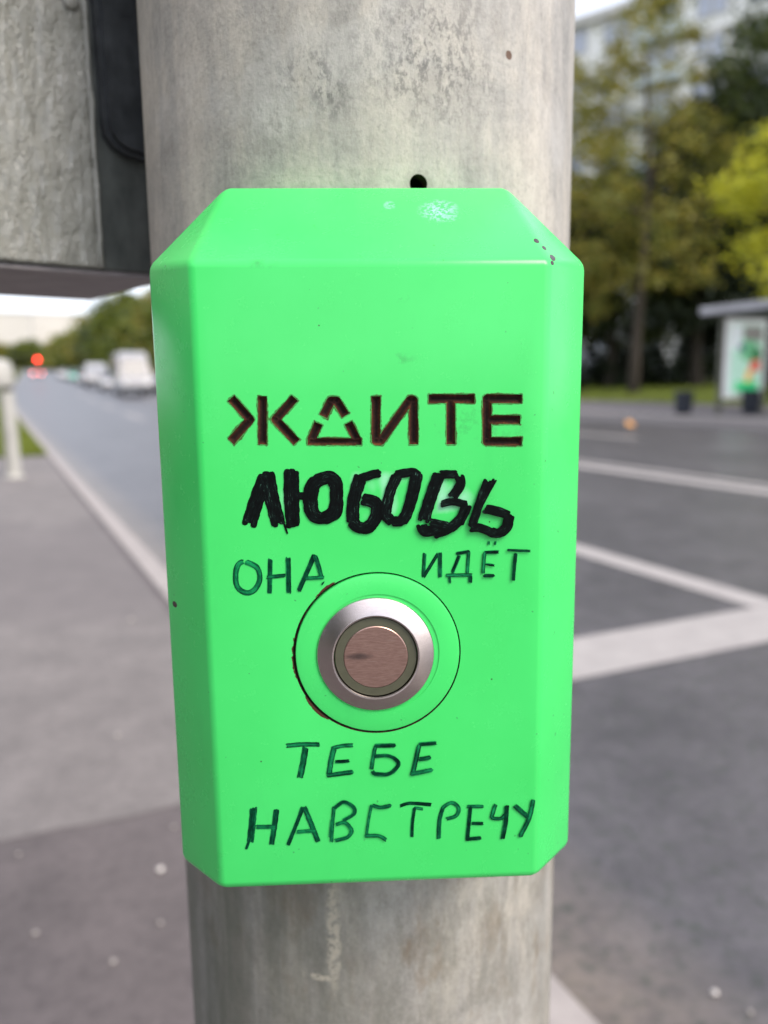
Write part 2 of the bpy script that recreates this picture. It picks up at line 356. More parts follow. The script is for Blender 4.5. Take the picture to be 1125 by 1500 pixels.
def asphalt(name, lo, hi, tint=(1, 1, 1), gutter=False, moss=0.0, rough=0.8, fade=False):
    m = NT(name); co = m.co()
    a = m.noise(co, 0.7, 5, 0.6, 0.4); b = m.noise(co, 5.5, 5, 0.65); g = m.noise(co, 110, 3, 0.7); g2 = m.noise(co, 30, 3, 0.6)
    k = m.math('ADD', m.math('MULTIPLY', a, 0.34), m.math('ADD', m.math('MULTIPLY', b, 0.36), m.math('ADD', m.math('MULTIPLY', g, 0.15), m.math('MULTIPLY', g2, 0.15))))
    c = m.ramp(k, [(0.40, tuple(lo * t for t in tint)), (0.60, tuple(hi * t for t in tint))])
    pk = m.noise(m.co(loc=(7, 3, 0)), 42, 4, 0.75)
    c = m.mix(m.math('MULTIPLY', m.ramp(pk, [(0.50, 0.0), (0.66, 1.0)]), 0.40), c, tuple(lo * 0.42 * t for t in tint))
    c = m.mix(m.math('MULTIPLY', m.ramp(m.noise(m.co(loc=(1, 8, 0)), 60, 3, 0.7), [(0.58, 0.0), (0.72, 1.0)]), 0.30), c, tuple(hi * 1.5 * t for t in tint))
    if fade:      # darker zone in the middle of the paler strip
        Y = m.xyz(co); q = m.math('ADD', Y[1], m.math('MULTIPLY', m.math('SUBTRACT', a, 0.5), 2.4))
        z_ = m.blob((Y[0], q, Y[2]), (0, 4.6, 0), (None, 1.5, None)); c = m.mix(m.math('MULTIPLY', m.math('MULTIPLY', z_, 1.5, clamp=True), 0.40), c, (0.105, 0.090, 0.090))
    if gutter:
        X = m.xyz(co)
        # X = distance to the right of the kerb foot, in the road's own frame
        e = m.math('SUBTRACT', X[0], m.math('SUBTRACT', 0.78, m.math('MULTIPLY', X[1], 0.038)))
        s = m.math('SUBTRACT', 1.0, m.math('DIVIDE', e, 0.42), clamp=True)
        s = m.math('MULTIPLY', s, m.ramp(m.math('ADD', m.math('MULTIPLY', b, 0.6), m.math('MULTIPLY', g2, 0.4)), [(0.32, 0.35), (0.60, 1.0)]))
        c = m.mix(m.math('MULTIPLY', s, 0.75), c, (0.26, 0.205, 0.150))
    if moss:
        c = m.mix(m.math('MULTIPLY', m.ramp(m.noise(m.co(loc=(4, 4, 0)), 26, 5, 0.75), [(0.52, 0.0), (0.66, 1.0)]), moss), c, (0.035, 0.045, 0.030))
    m.bump(g, 0.5, 0.003)
    return m.set(Base_Color=c, Roughness=rough)
ASPH = asphalt('road_asphalt', 0.050, 0.106, (1.06, 0.98, 1.04), True, 0.80, 0.42)
WALK = asphalt('pavement_asphalt', 0.070, 0.116, (1.16, 0.97, 0.94))
WALK2 = asphalt('pale_pavement_asphalt', 0.128, 0.205, (1.09, 0.97, 0.91), fade=True)
KERB = plain('pale_granite', (0.33, 0.295, 0.275), 0.75, nscale=14, amt=0.12)
PAINTW = plain('road_line_paint', (0.345, 0.320, 0.305), 0.7, nscale=8, amt=0.10)
SOIL = plain('lawn_soil', (0.075, 0.085, 0.020), 0.95, nscale=1.2, amt=0.35)
GRASS = plain('grass_blade', (0.15, 0.19, 0.015), 0.7, nscale=0.8, amt=0.35)
WHITEM = plain('white_metal_paint', (0.46, 0.45, 0.41), 0.45)
PALEGLASS = NT('sky_reflecting_windscreen').set(Base_Color=(0.12, 0.13, 0.15), Roughness=0.1)  # sky reflection put into the glass colour
DKMETAL = plain('dark_metal', (0.03, 0.033, 0.036), 0.5, nscale=6)
GLASS = NT('dark_window_glass').set(Base_Color=(0.03, 0.035, 0.04), Roughness=0.08)
BLUEGLASS = NT('pale_blue_window_glass').set(Base_Color=(0.46, 0.49, 0.56), Roughness=0.15)
TYRE = plain('tyre_rubber', (0.02, 0.02, 0.02), 0.8)
BARK = plain('bark', (0.060, 0.048, 0.036), 0.95, nscale=5, amt=0.4)

def leafmat(name, c1, c2, tr=0.35):
    m = NT(name); g = m.n('ShaderNodeNewGeometry'); co = m.co()
    n = m.noise(co, 0.45, 3, 0.6)
    k = m.math('ADD', m.math('MULTIPLY', g.outputs['Random Per Island'], 0.45), m.math('MULTIPLY', n, 0.65))
    c = m.ramp(k, [(0.25, c1), (0.80, c2)])
    m.set(Base_Color=c, Roughness=0.55)
    t = m.n('ShaderNodeBsdfTranslucent'); m.l(c, t.inputs[0])
    mx = m.n('ShaderNodeMixShader'); mx.inputs[0].default_value = tr
    m.l(m.b.outputs[0], mx.inputs[1]); m.l(t.outputs[0], mx.inputs[2]); m.l(mx.outputs[0], m.out.inputs[0])
    return m.m

# handwriting and carving, strokes in mm on the front face (x right, z up)
ENGRAVED = [[[[-33.85,42.89],[-29.42,37.6],[-34.38,32.25]],[[-26.18,43.31],[-26.61,31.46]],[[-18.37,42.77],[-23.21,37.52],[-18.17,31.86]]],[[[-11.52,38.11],[-9.5,41.93],[-8.16,41.91],[-6.0,38.26]],[[-12.68,36.49],[-14.65,32.19]],[[-15.55,32.05],[-2.14,31.85]],[[-5.36,36.54],[-3.19,32.02]]],[[[1.55,42.97],[1.4,31.95],[2.61,31.93],[9.91,41.83],[10.81,41.82],[10.76,30.91]]],[[[14.49,42.15],[25.94,42.01]],[[20.06,42.08],[20.09,30.77]]],[[[37.75,41.86],[29.04,41.97],[29.14,31.39],[37.94,31.26]],[[29.09,36.82],[37.46,36.71]]]]
BLACK = [[[[[-25.68,24.11],[-28.12,18.63],[-30.78,11.59]],3.21],[[[-25.74,24.35],[-24.66,18.24],[-23.33,11.27]],3.14],[[[-22.5,13.47],[-21.14,8.94]],0.45]],[[[[-19.47,25.24],[-19.92,18.15],[-19.67,10.96]],3.21],[[[-18.68,18.6],[-16.02,18.42]],1.67],[[[-13.77,22.01],[-10.76,23.03],[-8.86,21.49],[-8.71,17.95],[-9.21,14.5],[-11.83,12.92],[-14.38,13.72],[-15.22,17.39],[-14.53,20.91],[-13.37,22.2]],2.95]],[[[[-2.61,22.96],[-4.38,17.2],[-4.71,11.59]],2.82],[[[-2.78,22.56],[0.07,23.52],[2.31,24.08]],1.99],[[[-4.91,11.83],[-3.15,10.36],[-0.96,10.25],[0.82,12.0],[1.52,14.37],[0.81,16.59],[-2.36,17.5]],2.57]],[[[[6.67,23.41],[4.96,19.73],[3.98,16.03],[3.55,13.31],[5.22,11.64]],2.44],[[[6.0,23.42],[10.36,24.02],[11.86,23.26]],1.86],[[[11.43,23.67],[10.73,19.29],[9.29,14.23],[7.85,11.69]],2.63],[[[4.88,11.58],[8.26,11.78]],2.31]],[[[[17.33,23.57],[15.38,18.2],[13.06,11.76]],2.69],[[[16.9,23.41],[21.94,23.32]],1.86],[[[22.05,22.88],[22.53,20.61],[20.44,17.7]],2.12],[[[17.57,15.84],[20.45,16.41],[24.01,15.59]],1.6],[[[24.25,15.65],[22.67,12.26],[19.78,9.91],[15.53,8.21]],2.44],[[[12.65,10.74],[13.67,9.0],[17.74,9.78]],2.31],[[[14.69,11.32],[19.1,10.2]],1.99]],[[[[29.28,21.68],[27.63,17.3],[25.3,9.73]],1.86],[[[31.07,21.99],[29.58,19.3],[27.07,14.58]],1.09],[[[28.54,14.55],[32.02,13.73],[35.1,12.64]],1.99],[[[34.83,12.89],[34.19,9.63],[32.08,8.22],[29.85,8.68]],2.37],[[[24.83,9.64],[27.28,9.59],[30.71,8.32]],1.99],[[[24.59,14.62],[22.91,10.37]],0.58]]]
INK_A = [[[[[-32.4,1.96],[-33.94,1.01],[-34.52,-1.87],[-34.12,-4.78],[-31.89,-6.08],[-29.77,-5.15],[-28.47,-2.54],[-29.09,0.42],[-31.83,1.97]],1.29]],[[[[-25.67,2.61],[-26.16,-6.37]],1.19],[[[-21.17,2.86],[-21.3,-6.49]],1.19],[[[-26.79,-2.05],[-22.04,-1.72]],0.99]],[[[[-14.5,3.36],[-16.32,-0.67],[-18.69,-5.87]],1.14],[[[-14.4,3.25],[-13.55,0.61],[-12.92,-2.41]],1.09],[[[-17.03,-2.56],[-12.13,-2.46]],0.94],[[[-12.66,-3.8],[-12.41,-4.1]],1.14]]]
INK_B = [[[[[13.43,3.26],[13.06,-2.89]],1.0],[[[13.11,-2.98],[16.88,3.12]],0.89],[[[17.35,3.35],[17.32,-3.29]],1.11]],[[[[22.35,2.56],[20.52,-2.09]],1.0],[[[21.49,2.96],[24.94,3.49]],0.94],[[[24.71,3.41],[24.39,-2.23]],0.89],[[[18.83,-2.65],[25.64,-2.69]],0.94],[[[19.72,-2.92],[19.94,-4.69]],0.72],[[[25.19,-2.8],[25.15,-4.68]],1.0]],[[[[29.78,6.09],[29.82,5.07]],0.61],[[[31.53,6.06],[31.36,5.04]],0.66],[[[28.5,3.18],[32.51,3.24]],0.89],[[[28.8,3.17],[28.37,-2.32]],0.89],[[[28.98,0.15],[31.36,-0.27]],0.66],[[[28.56,-2.87],[31.3,-3.0]],1.0]],[[[[34.49,3.71],[40.54,3.31]],0.66],[[[36.71,2.85],[36.43,-0.62],[36.19,-4.33]],0.94]]]
INK_C = [[[[[-23.31,-47.82],[-19.18,-47.47],[-14.52,-47.71]],1.26],[[[-18.13,-48.4],[-18.86,-52.4],[-19.83,-56.83]],1.75]],[[[[-11.25,-48.88],[-8.47,-48.24],[-5.62,-48.13]],1.19],[[[-10.71,-48.98],[-11.55,-52.24],[-12.18,-56.27]],1.47],[[[-10.56,-52.69],[-6.71,-52.57]],0.98],[[[-12.8,-56.41],[-5.83,-55.66]],1.19]],[[[[-0.09,-48.52],[5.51,-48.5]],1.19],[[[0.14,-48.85],[-0.4,-51.8],[-0.95,-55.17]],1.05],[[[-0.12,-51.4],[3.82,-51.45],[6.21,-53.26],[5.41,-55.31],[3.38,-56.57],[0.08,-56.37],[-0.8,-55.43]],1.12]],[[[[11.59,-48.41],[16.39,-48.16]],1.12],[[[11.82,-48.59],[10.98,-52.6],[9.99,-57.05]],1.19],[[[11.76,-52.71],[14.99,-52.12]],1.26],[[[9.45,-56.78],[15.37,-55.66]],1.19]]]
INK_D = [[[[[-32.46,-64.96],[-32.99,-69.35],[-33.71,-74.88]],1.9],[[[-33.66,-73.68],[-34.88,-76.9]],0.85],[[[-26.33,-65.58],[-26.9,-69.59],[-28.06,-75.9]],1.51],[[[-32.02,-70.57],[-26.86,-70.7]],1.18]],[[[[-19.31,-65.14],[-21.08,-69.81],[-22.98,-74.51],[-23.65,-76.16]],1.12],[[[-19.06,-65.23],[-17.1,-70.76],[-15.54,-75.52]],1.31],[[[-21.16,-72.31],[-16.33,-72.18]],1.12]],[[[[-11.06,-65.37],[-11.53,-70.18],[-11.98,-75.66]],0.92],[[[-10.96,-65.93],[-8.56,-64.24],[-6.03,-65.64],[-5.77,-67.62],[-8.66,-69.42]],1.12],[[[-10.7,-70.61],[-8.31,-70.14],[-6.52,-72.36],[-7.65,-74.39],[-11.05,-75.22]],1.12],[[[-11.87,-68.98],[-12.57,-74.2]],0.33]],[[[[-1.05,-65.19],[-1.84,-69.36],[-2.5,-73.92]],0.79],[[[-0.98,-65.27],[1.29,-65.99],[4.22,-65.55]],1.12],[[[-2.94,-74.1],[0.82,-74.25],[2.79,-75.61]],1.05]]]
INK_E = [[[[[6.64,-66.0],[9.35,-65.29],[15.14,-65.91]],1.07],[[[10.39,-66.63],[12.8,-67.12]],0.87],[[[10.54,-66.55],[9.92,-71.0],[9.67,-75.17]],0.94]],[[[[18.23,-66.76],[17.25,-70.47],[17.02,-75.87]],1.14],[[[18.08,-66.84],[20.46,-65.46],[22.39,-67.0],[21.79,-69.21],[19.07,-70.13]],1.07]],[[[[24.66,-66.68],[29.13,-66.84]],1.01],[[[25.64,-66.79],[25.22,-71.59],[24.79,-76.42]],1.14],[[[25.9,-71.7],[29.18,-71.83]],1.01],[[[24.41,-76.33],[28.6,-76.0]],1.07]],[[[[32.46,-66.24],[31.66,-68.98],[31.52,-70.28],[33.96,-70.53],[35.16,-69.11]],1.01],[[[35.43,-66.75],[35.2,-71.98],[34.42,-76.64]],1.21]],[[[[37.56,-66.83],[41.13,-70.24]],1.34],[[[42.64,-65.23],[41.67,-70.58],[39.16,-76.0]],1.21]]]

# ------------------------------------------------------------------ ground, in the road's own frame (X = across to the right, Y = along, away)
ROAD = R_(23.893)
DU, DV = Vector((-math.sin(ROAD), math.cos(ROAD))), Vector((math.cos(ROAD), math.sin(ROAD)))
def W2(u, v): return DU.x * u + DV.x * v, DU.y * u + DV.y * v
def rise(u):
    if u < 15: return 0.0
    if u < 65: return 0.025 * (u - 15) ** 2 / 100.0
    return 0.625 + 0.025 * (u - 65)
def kerb_v(u): return 0.78 - 0.038 * min(u, 60) - 0.0 * u
def road_z(u, v): return -0.12 + rise(u) + 0.010 * max(0, min(v, 14) - 8)
def side_z(u, v): return rise(u) + 0.16 + 0.03 * max(0, min(v, 60) - 16)
US = [-30, -10, -4, 0, 3, 6, 9, 12, 12.7, 15, 20, 25, 30, 36, 42, 50, 58, 66, 80, 110, 160, 240, 400, 900]
def sheet(name, va, vb, zf, mat, us=US, nv=6, kind='structure', dz=0.0, label=None):
    vs, fs = [], []
    for u in us:
        a = va(u) if callable(va) else va; b = vb(u) if callable(vb) else vb
        for j in range(nv + 1):
            v = a + (b - a) * j / nv
            vs.append((v, u, zf(u, v) + dz))
    for i in range(len(us) - 1):
        for j in range(nv):
            k = i * (nv + 1) + j; fs.append((k, k + 1, k + nv + 2, k + nv + 1))
    o = pyobj(name, vs, fs, mat); o.rotation_euler = (0, 0, ROAD); tag(o, kind=kind); return o
# base terrain under everything, out to the horizon
sheet('ground', -700, 900, lambda u, v: rise(u) - 0.5 + 0.03 * max(0, min(v, 60) - 16), SOIL, us=[-200] + US + [2000], nv=40)
sheet('road', kerb_v, 14.0, road_z, ASPH, nv=12)
WK_IN = lambda u: kerb_v(u) - 0.12
lu = [u for u in US if u <= 12.7]; fu = [u for u in US if u >= 12.7]
sheet('pavement', -9, WK_IN, lambda u, v: 0.0, WALK, us=lu, nv=4)
sheet('lawn', -60, WK_IN, lambda u, v: rise(u) - 0.02, SOIL, us=fu, nv=8)
# paler stretch of the pavement with an uneven near edge
edge = [(-9.0, 4.6), (-3.6, 2.35), (-1.9, 2.05), (-0.866, 1.612), (-0.75, 1.66), (-0.62, 1.70), (-0.51, 1.757), (-0.2, 1.86), (0.12, 1.93)]
def _pw(u, v): return W2(u, v)
top = [(0.0, 2.1)] + [_pw(u, kerb_v(u) - 0.16) for u in (3.0, 5.0, 8.0, 12.6)] + [_pw(12.6, -8.9), _pw(7.0, -8.9)]
bm = bmesh.new(); bm.faces.new([bm.verts.new((x, y, 0.0015)) for x, y in edge[:-1] + top[1:]]); bmesh.ops.triangulate(bm, faces=bm.faces)
tag(obj('pavement_patch', bm, WALK2), kind='structure')

def kerb_run(name, inner, outer, ztop, zbot, us):
    vs, fs = [], []
    for u in us:
        a, b = inner(u), outer(u); zt, zb = ztop(u), zbot(u)
        vs += [(a, u, zb), (a, u, zt), (b - 0.012 * (1 if b > a else -1), u, zt), (b, u, zt - 0.012), (b, u, zb)]
    for i in range(len(us) - 1):
        for j in range(4):
            k = i * 5 + j; fs.append((k, k + 5, k + 6, k + 1))
    o = pyobj(name, vs, fs, KERB); o.rotation_euler = (0, 0, ROAD); tag(o, kind='structure'); return o
kerb_run('kerb', WK_IN, kerb_v, lambda u: rise(u) + 0.006, lambda u: rise(u) - 0.3, US)
kerb_run('kerb', lambda u: 14.3, lambda u: 14.0, lambda u: rise(u) + 0.17, lambda u: rise(u) - 0.3, US)
sheet('pavement', 14.3, 19.0, side_z, asphalt('far_pavement_asphalt', 0.11, 0.16, (1.08, 0.97, 1.0)), nv=3)
sheet('lawn', 19.0, 70.0, side_z, SOIL, nv=10)
def line(name, u0, u1, v0, v1, n=6):
    us = [u0 + (u1 - u0) * i / n for i in range(n + 1)]
    return sheet(name, v0, v1, road_z, PAINTW, us=us, nv=2, dz=0.004)
line('stop_line', 2.30, 2.70, 0.98, 6.4, 1)
line('lane_line', 2.704, 22.0, 3.19, 3.39)
line('centre_line', -2, 27.0, 6.52, 6.78, 8)
line('centre_line', -2, 27.0, 6.98, 7.13, 8)
for u in (11.8, 19.8): line('lane_line', u, u + 3.2, 10.45, 10.65, 3)
for u in (27.0, 37.5, 48, 59): line('lane_line', u, u + 5.5, 3.25, 3.42, 3)
for u in (37.5, 48, 59, 70): line('lane_line', u, u + 6, 6.65, 6.85, 3)

def grass(name, n, uf, vf, zf, h, wd, seed):
    rs = np.random.RandomState(seed); u = uf(rs, n); v = vf(rs, n, u)
    ang = rs.rand(n) * 2 * math.pi; hh = h * (0.5 + rs.rand(n)); lean = rs.randn(n, 2) * 0.35 * hh[:, None]
    z = np.array([zf(a, b) for a, b in zip(u, v)])
    p = np.stack([v, u, z], 1); d = np.stack([np.cos(ang), np.sin(ang), np.zeros(n)], 1) * wd
    top = p + np.stack([lean[:, 0], lean[:, 1], hh], 1)
    V = np.stack([p - d, p + d, top], 1).reshape(-1, 3)
    me = bpy.data.meshes.new(name); me.vertices.add(3 * n); me.vertices.foreach_set('co', V.ravel())
    me.loops.add(3 * n); me.loops.foreach_set('vertex_index', np.arange(3 * n)); me.polygons.add(n)
    me.polygons.foreach_set('loop_start', np.arange(n) * 3); me.polygons.foreach_set('loop_total', np.full(n, 3)); me.update()
    me.materials.append(GRASS); o = link(bpy.data.objects.new(name, me)); o.rotation_euler = (0, 0, ROAD)
    tag(o, None, None, None, 'stuff'); return o
g = grass('grass', 60000, lambda r, n: 12.8 + r.rand(n) ** 1.6 * 30, lambda r, n, u: (0.60 - 0.038 * u) - r.rand(n) ** 1.3 * (0.6 + 0.22 * u), lambda u, v: rise(u) - 0.02, 0.09, 0.007, 3)
tag(g, 'short bright grass beside the left kerb behind the white post', 'grass')
g = grass('grass', 40000, lambda r, n: 14 + r.rand(n) * 40, lambda r, n, u: 19.1 + r.rand(n) * 16, side_z, 0.12, 0.02, 4)
tag(g, 'strip of mown grass under the trees beyond the far pavement', 'grass')

# ------------------------------------------------------------------ trees
def leaves_mesh(name, pts, size, mat, seed, flat=0.5):
    rs = np.random.RandomState(seed); n = len(pts)
    a = rs.randn(n, 3); a[:, 2] *= flat; a /= np.linalg.norm(a, axis=1)[:, None]
    b = rs.randn(n, 3); b -= (b * a).sum(1)[:, None] * a; b /= np.linalg.norm(b, axis=1)[:, None]
    s = size * (0.6 + 0.8 * rs.rand(n))[:, None]
    V = np.stack([pts - a * s, pts - b * s * 0.55 + a * s * 0.1, pts + a * s, pts + b * s * 0.55 + a * s * 0.1], 1).reshape(-1, 3)
    me = bpy.data.meshes.new(name); me.vertices.add(4 * n); me.vertices.foreach_set('co', V.ravel().astype(np.float32))
    me.loops.add(4 * n); me.loops.foreach_set('vertex_index', np.arange(4 * n)); me.polygons.add(n)
    me.polygons.foreach_set('loop_start', np.arange(n) * 4); me.polygons.foreach_set('loop_total', np.full(n, 4)); me.update()
    me.materials.append(mat); return me

def tree(name, label, pos, h, rad, z0, mat, seed, clumps=60, per=110, leaf=0.16, trunk=0.2, spread=0.55, group=None, boughs=9, lean=(0, 0), vexp=1.0):
    """h total height, rad crown radius, z0 height at which the crown starts"""
    rs = np.random.RandomState(seed); t = empty(name, pos)
    tag(t, label, 'tree', group)
    bm = bmesh.new(); tp = [(0, 0, -0.5)]; x = y = 0.0; ns = 6
    for i in range(1, ns + 1):
        x += rs.randn() * 0.12 + lean[0] / ns; y += rs.randn() * 0.12 + lean[1] / ns; tp.append((x, y, h * 0.86 * i / ns))
    tube(bm, tp, [trunk * (1.25 if i == 0 else 1 - 0.82 * i / ns) for i in range(ns + 1)], 9)
    cen = []
    for b in range(boughs):
        k = 0.25 + 0.7 * b / boughs; zz = z0 + (h * 0.86 - z0) * k * 0.85; q = zz / (h * 0.86) * ns; i0 = min(int(q), ns - 1); fr = q - i0
        base = Vector(tp[i0]).lerp(Vector(tp[i0 + 1]), fr); an = rs.rand() * 6.28; L = rad * (0.95 - 0.45 * k) * (0.8 + 0.4 * rs.rand())
        mid = base + Vector((math.cos(an) * L * 0.5, math.sin(an) * L * 0.5, L * 0.22)); end = base + Vector((math.cos(an) * L, math.sin(an) * L, L * (0.30 + 0.3 * rs.rand())))
        r1 = trunk * 0.42 * (1 - 0.6 * k); tube(bm, [base, mid, end], [r1, r1 * 0.6, r1 * 0.2], 6)
        cen += [end, mid]
    obj('trunk', bm, BARK, t, True)
    C = []
    for i in range(clumps):
        if i < len(cen): C.append(np.array(cen[i]) + rs.randn(3) * 0.3); continue
        k = rs.rand() ** vexp; zz = z0 + (h - z0) * k; prof = math.sin(math.pi * min(1, 0.16 + 0.84 * k) ** 0.8) ** 0.7 * rad
        an = rs.rand() * 6.28; rr = prof * (0.35 + 0.65 * rs.rand() ** 0.5)
        C.append(np.array([lean[0] * k + rr * math.cos(an), lean[1] * k + rr * math.sin(an), zz]))
    P_ = []
    for c in C:
        m = int(per * (0.5 + rs.rand())); sp = spread * (0.6 + 0.7 * rs.rand())
        P_.append(c + rs.randn(m, 3) * np.array([sp, sp, sp * 0.55]))
    me = leaves_mesh('crown', np.concatenate(P_), leaf, mat, seed)
    link(bpy.data.objects.new('crown', me), t)
    return t
L_OLIVE = leafmat('olive_yellow_leaves', (0.070, 0.125, 0.016), (0.380, 0.310, 0.055))
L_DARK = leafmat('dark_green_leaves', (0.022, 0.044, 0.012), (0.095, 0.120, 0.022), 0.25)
L_YEL = leafmat('yellow_green_leaves', (0.340, 0.380, 0.020), (0.700, 0.660, 0.050))
L_MID = leafmat('mid_green_leaves', (0.060, 0.100, 0.010), (0.190, 0.210, 0.025))
L_DEEP = leafmat('deep_shade_leaves', (0.012, 0.022, 0.009), (0.030, 0.045, 0.012), 0.1)  # shade inside the canopy put into the leaf colour
def at_uv(u, v, zf=side_z): x, y = W2(u, v); return (x, y, zf(u, v))
def at_xy(x, y, zf=side_z):
    u = DU.x * x + DU.y * y; v = DV.x * x + DV.y * y; return (x, y, zf(u, v))
# right of the road, nearest first
tree('linden_tree', 'young tree with bright yellow green branches hanging over the bus shelter roof', at_xy(12.6, 21.8), 9.0, 3.5, 3.1, L_YEL, 11, 62, 200, 0.085, 0.16, 0.33, boughs=14)
tree('maple_tree', 'tall olive tree with a straight trunk on the grass left of the bus shelter', at_xy(10.55, 33.5), 15.6, 3.6, 4.0, L_OLIVE, 12, 170, 60, 0.11, 0.23, 0.36, boughs=10)
tree('maple_tree', 'olive tree close behind the green box half hidden by the pole', at_xy(8.1, 36.5), 14.6, 3.2, 3.6, L_OLIVE, 13, 135, 60, 0.11, 0.2, 0.36)
tree('elm_tree', 'tall dark green tree rising behind the bus shelter at the right edge', at_xy(17.6, 34.0), 19.0, 3.9, 6.5, L_DARK, 14, 110, 130, 0.15, 0.3, 0.6)
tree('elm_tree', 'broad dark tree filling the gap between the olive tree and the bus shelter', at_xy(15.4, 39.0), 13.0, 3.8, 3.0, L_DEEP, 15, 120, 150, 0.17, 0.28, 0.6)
tree('elm_tree', 'dark leafy tree directly behind the straight olive tree trunk', at_xy(12.0, 42.0), 10.6, 3.6, 2.6, L_DARK, 16, 110, 150, 0.17, 0.26, 0.6)
tree('elm_tree', 'dark tree near the pole edge in front of the pale apartment block', at_xy(8.9, 43.5), 11.0, 3.6, 2.8, L_DARK, 17, 100, 150, 0.17, 0.26, 0.6)
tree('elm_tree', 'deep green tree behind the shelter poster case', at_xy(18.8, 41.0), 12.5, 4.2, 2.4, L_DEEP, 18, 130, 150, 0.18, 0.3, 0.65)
# shrub belt in front of the apartment block
def shrub(label, pos, rx, h, seed, mat):
    rs = np.random.RandomState(seed); t = empty('shrub', pos); tag(t, label, 'shrub', 'dark shrubs in front of the apartment block')
    bm = bmesh.new()
    for i in range(7):
        a = rs.rand() * 6.28; tube(bm, [(0.1 * math.cos(a), 0.1 * math.sin(a), -0.4), (rx * 0.4 * math.cos(a), rx * 0.4 * math.sin(a), h * 0.8)], [0.04, 0.015], 5)
    obj('stem', bm, BARK, t)
    P_ = []
    for i in range(40):
        a = rs.rand() * 6.28; rr = rx * rs.rand() ** 0.5; c = np.array([rr * math.cos(a), rr * math.sin(a), h * (0.08 + 0.85 * rs.rand() * (1 - 0.3 * rr / rx))])
        P_.append(c + rs.randn(90, 3) * 0.26)
    link(bpy.data.objects.new('foliage', leaves_mesh('foliage', np.concatenate(P_), 0.13, mat, seed)), t)
for i, (x, y, rx, h, lb) in enumerate([(9.6, 43.0, 1.2, 1.7, 'dark shrub nearest the pole in front of the pale apartment block'), (15.8, 41.2, 2.0, 2.6, 'wide dark shrub behind the litter bin under the trees'),
        (20.5, 43.5, 2.2, 3.6, 'dark shrub seen past the shelter poster case'), (14.6, 48.5, 2.0, 3.0, 'low dark shrub behind the parked pale hatchback'), (12.7, 42.6, 1.3, 2.0, 'low dark shrub just right of the straight trunk')]):
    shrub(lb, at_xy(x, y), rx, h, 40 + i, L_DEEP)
# row of trees along the right side of the road far away (left part of the picture)
far = [(98, 18.5, 13.5, 5.6, L_MID, 'nearest tree of the far row, a wide green crown just left of the green box'),
       (118, 19.5, 13.0, 5.2, L_OLIVE, 'second tree of the far row, olive crown above the white lorry'),
       (140, 18.5, 12.0, 5.5, L_MID, 'third tree of the far row, lower crown where the sky dips'),
       (165, 18.0, 15.5, 6.4, L_MID, 'fourth tree of the far row, rounded crown above the waiting cars'),
       (200, 18.0, 17.0, 7.2, L_DARK, 'fifth tree of the far row, dark rounded crown'),
       (245, 18.0, 15.5, 7.5, L_OLIVE, 'sixth tree of the far row, yellowish and hazy'),
       (300, 17.0, 14.0, 8.5, L_MID, 'seventh tree of the far row, pale with distance'),
       (380, 14.0, 14.0, 10.0, L_OLIVE, 'eighth tree of the far row, small behind the red traffic light'),
       (470, 2.0, 14.0, 12.0, L_MID, 'low distant tree closing the road above the red traffic light'),
       (480, -14.0, 13.0, 12.0, L_OLIVE, 'low distant tree left of the road end beneath the pale skyline'),
       (430, -30.0, 13.0, 12.0, L_MID, 'distant tree at the left edge behind the white post')]
for i, (u, v, h, rd, mt, lb) in enumerate(far):
    x, y = W2(u, v); tree('roadside_tree', lb, (x, y, rise(u) - 0.3), h, rd, 1.2, mt, 60 + i, 90, 60, 0.30 + u * 0.0012, 0.25, 0.95 + u * 0.002, 'trees lining the far road', 6)

# unseen trees added left of the pavement to darken reflections and sky fill
for i, (u, v, h, rd, lb) in enumerate([(8.5, -14.0, 9.5, 4.2, 'added unseen tree far left of the metal cabinet, darkens the left side'), (1.0, -12.5, 10.5, 4.4, 'added unseen tree abreast of the green box, darkens its left side'), (-7.0, -12.0, 10.0, 4.4, 'added unseen tree behind the camera, darkens the left side')]):
    x, y = W2(u, v); tree('added_dark_tree', lb, (x, y, 0.0), h, rd, 0.8, L_DARK, 90 + i, 130, 110, 0.22, 0.2, 0.75, 'added unseen trees darkening the left side', 7)

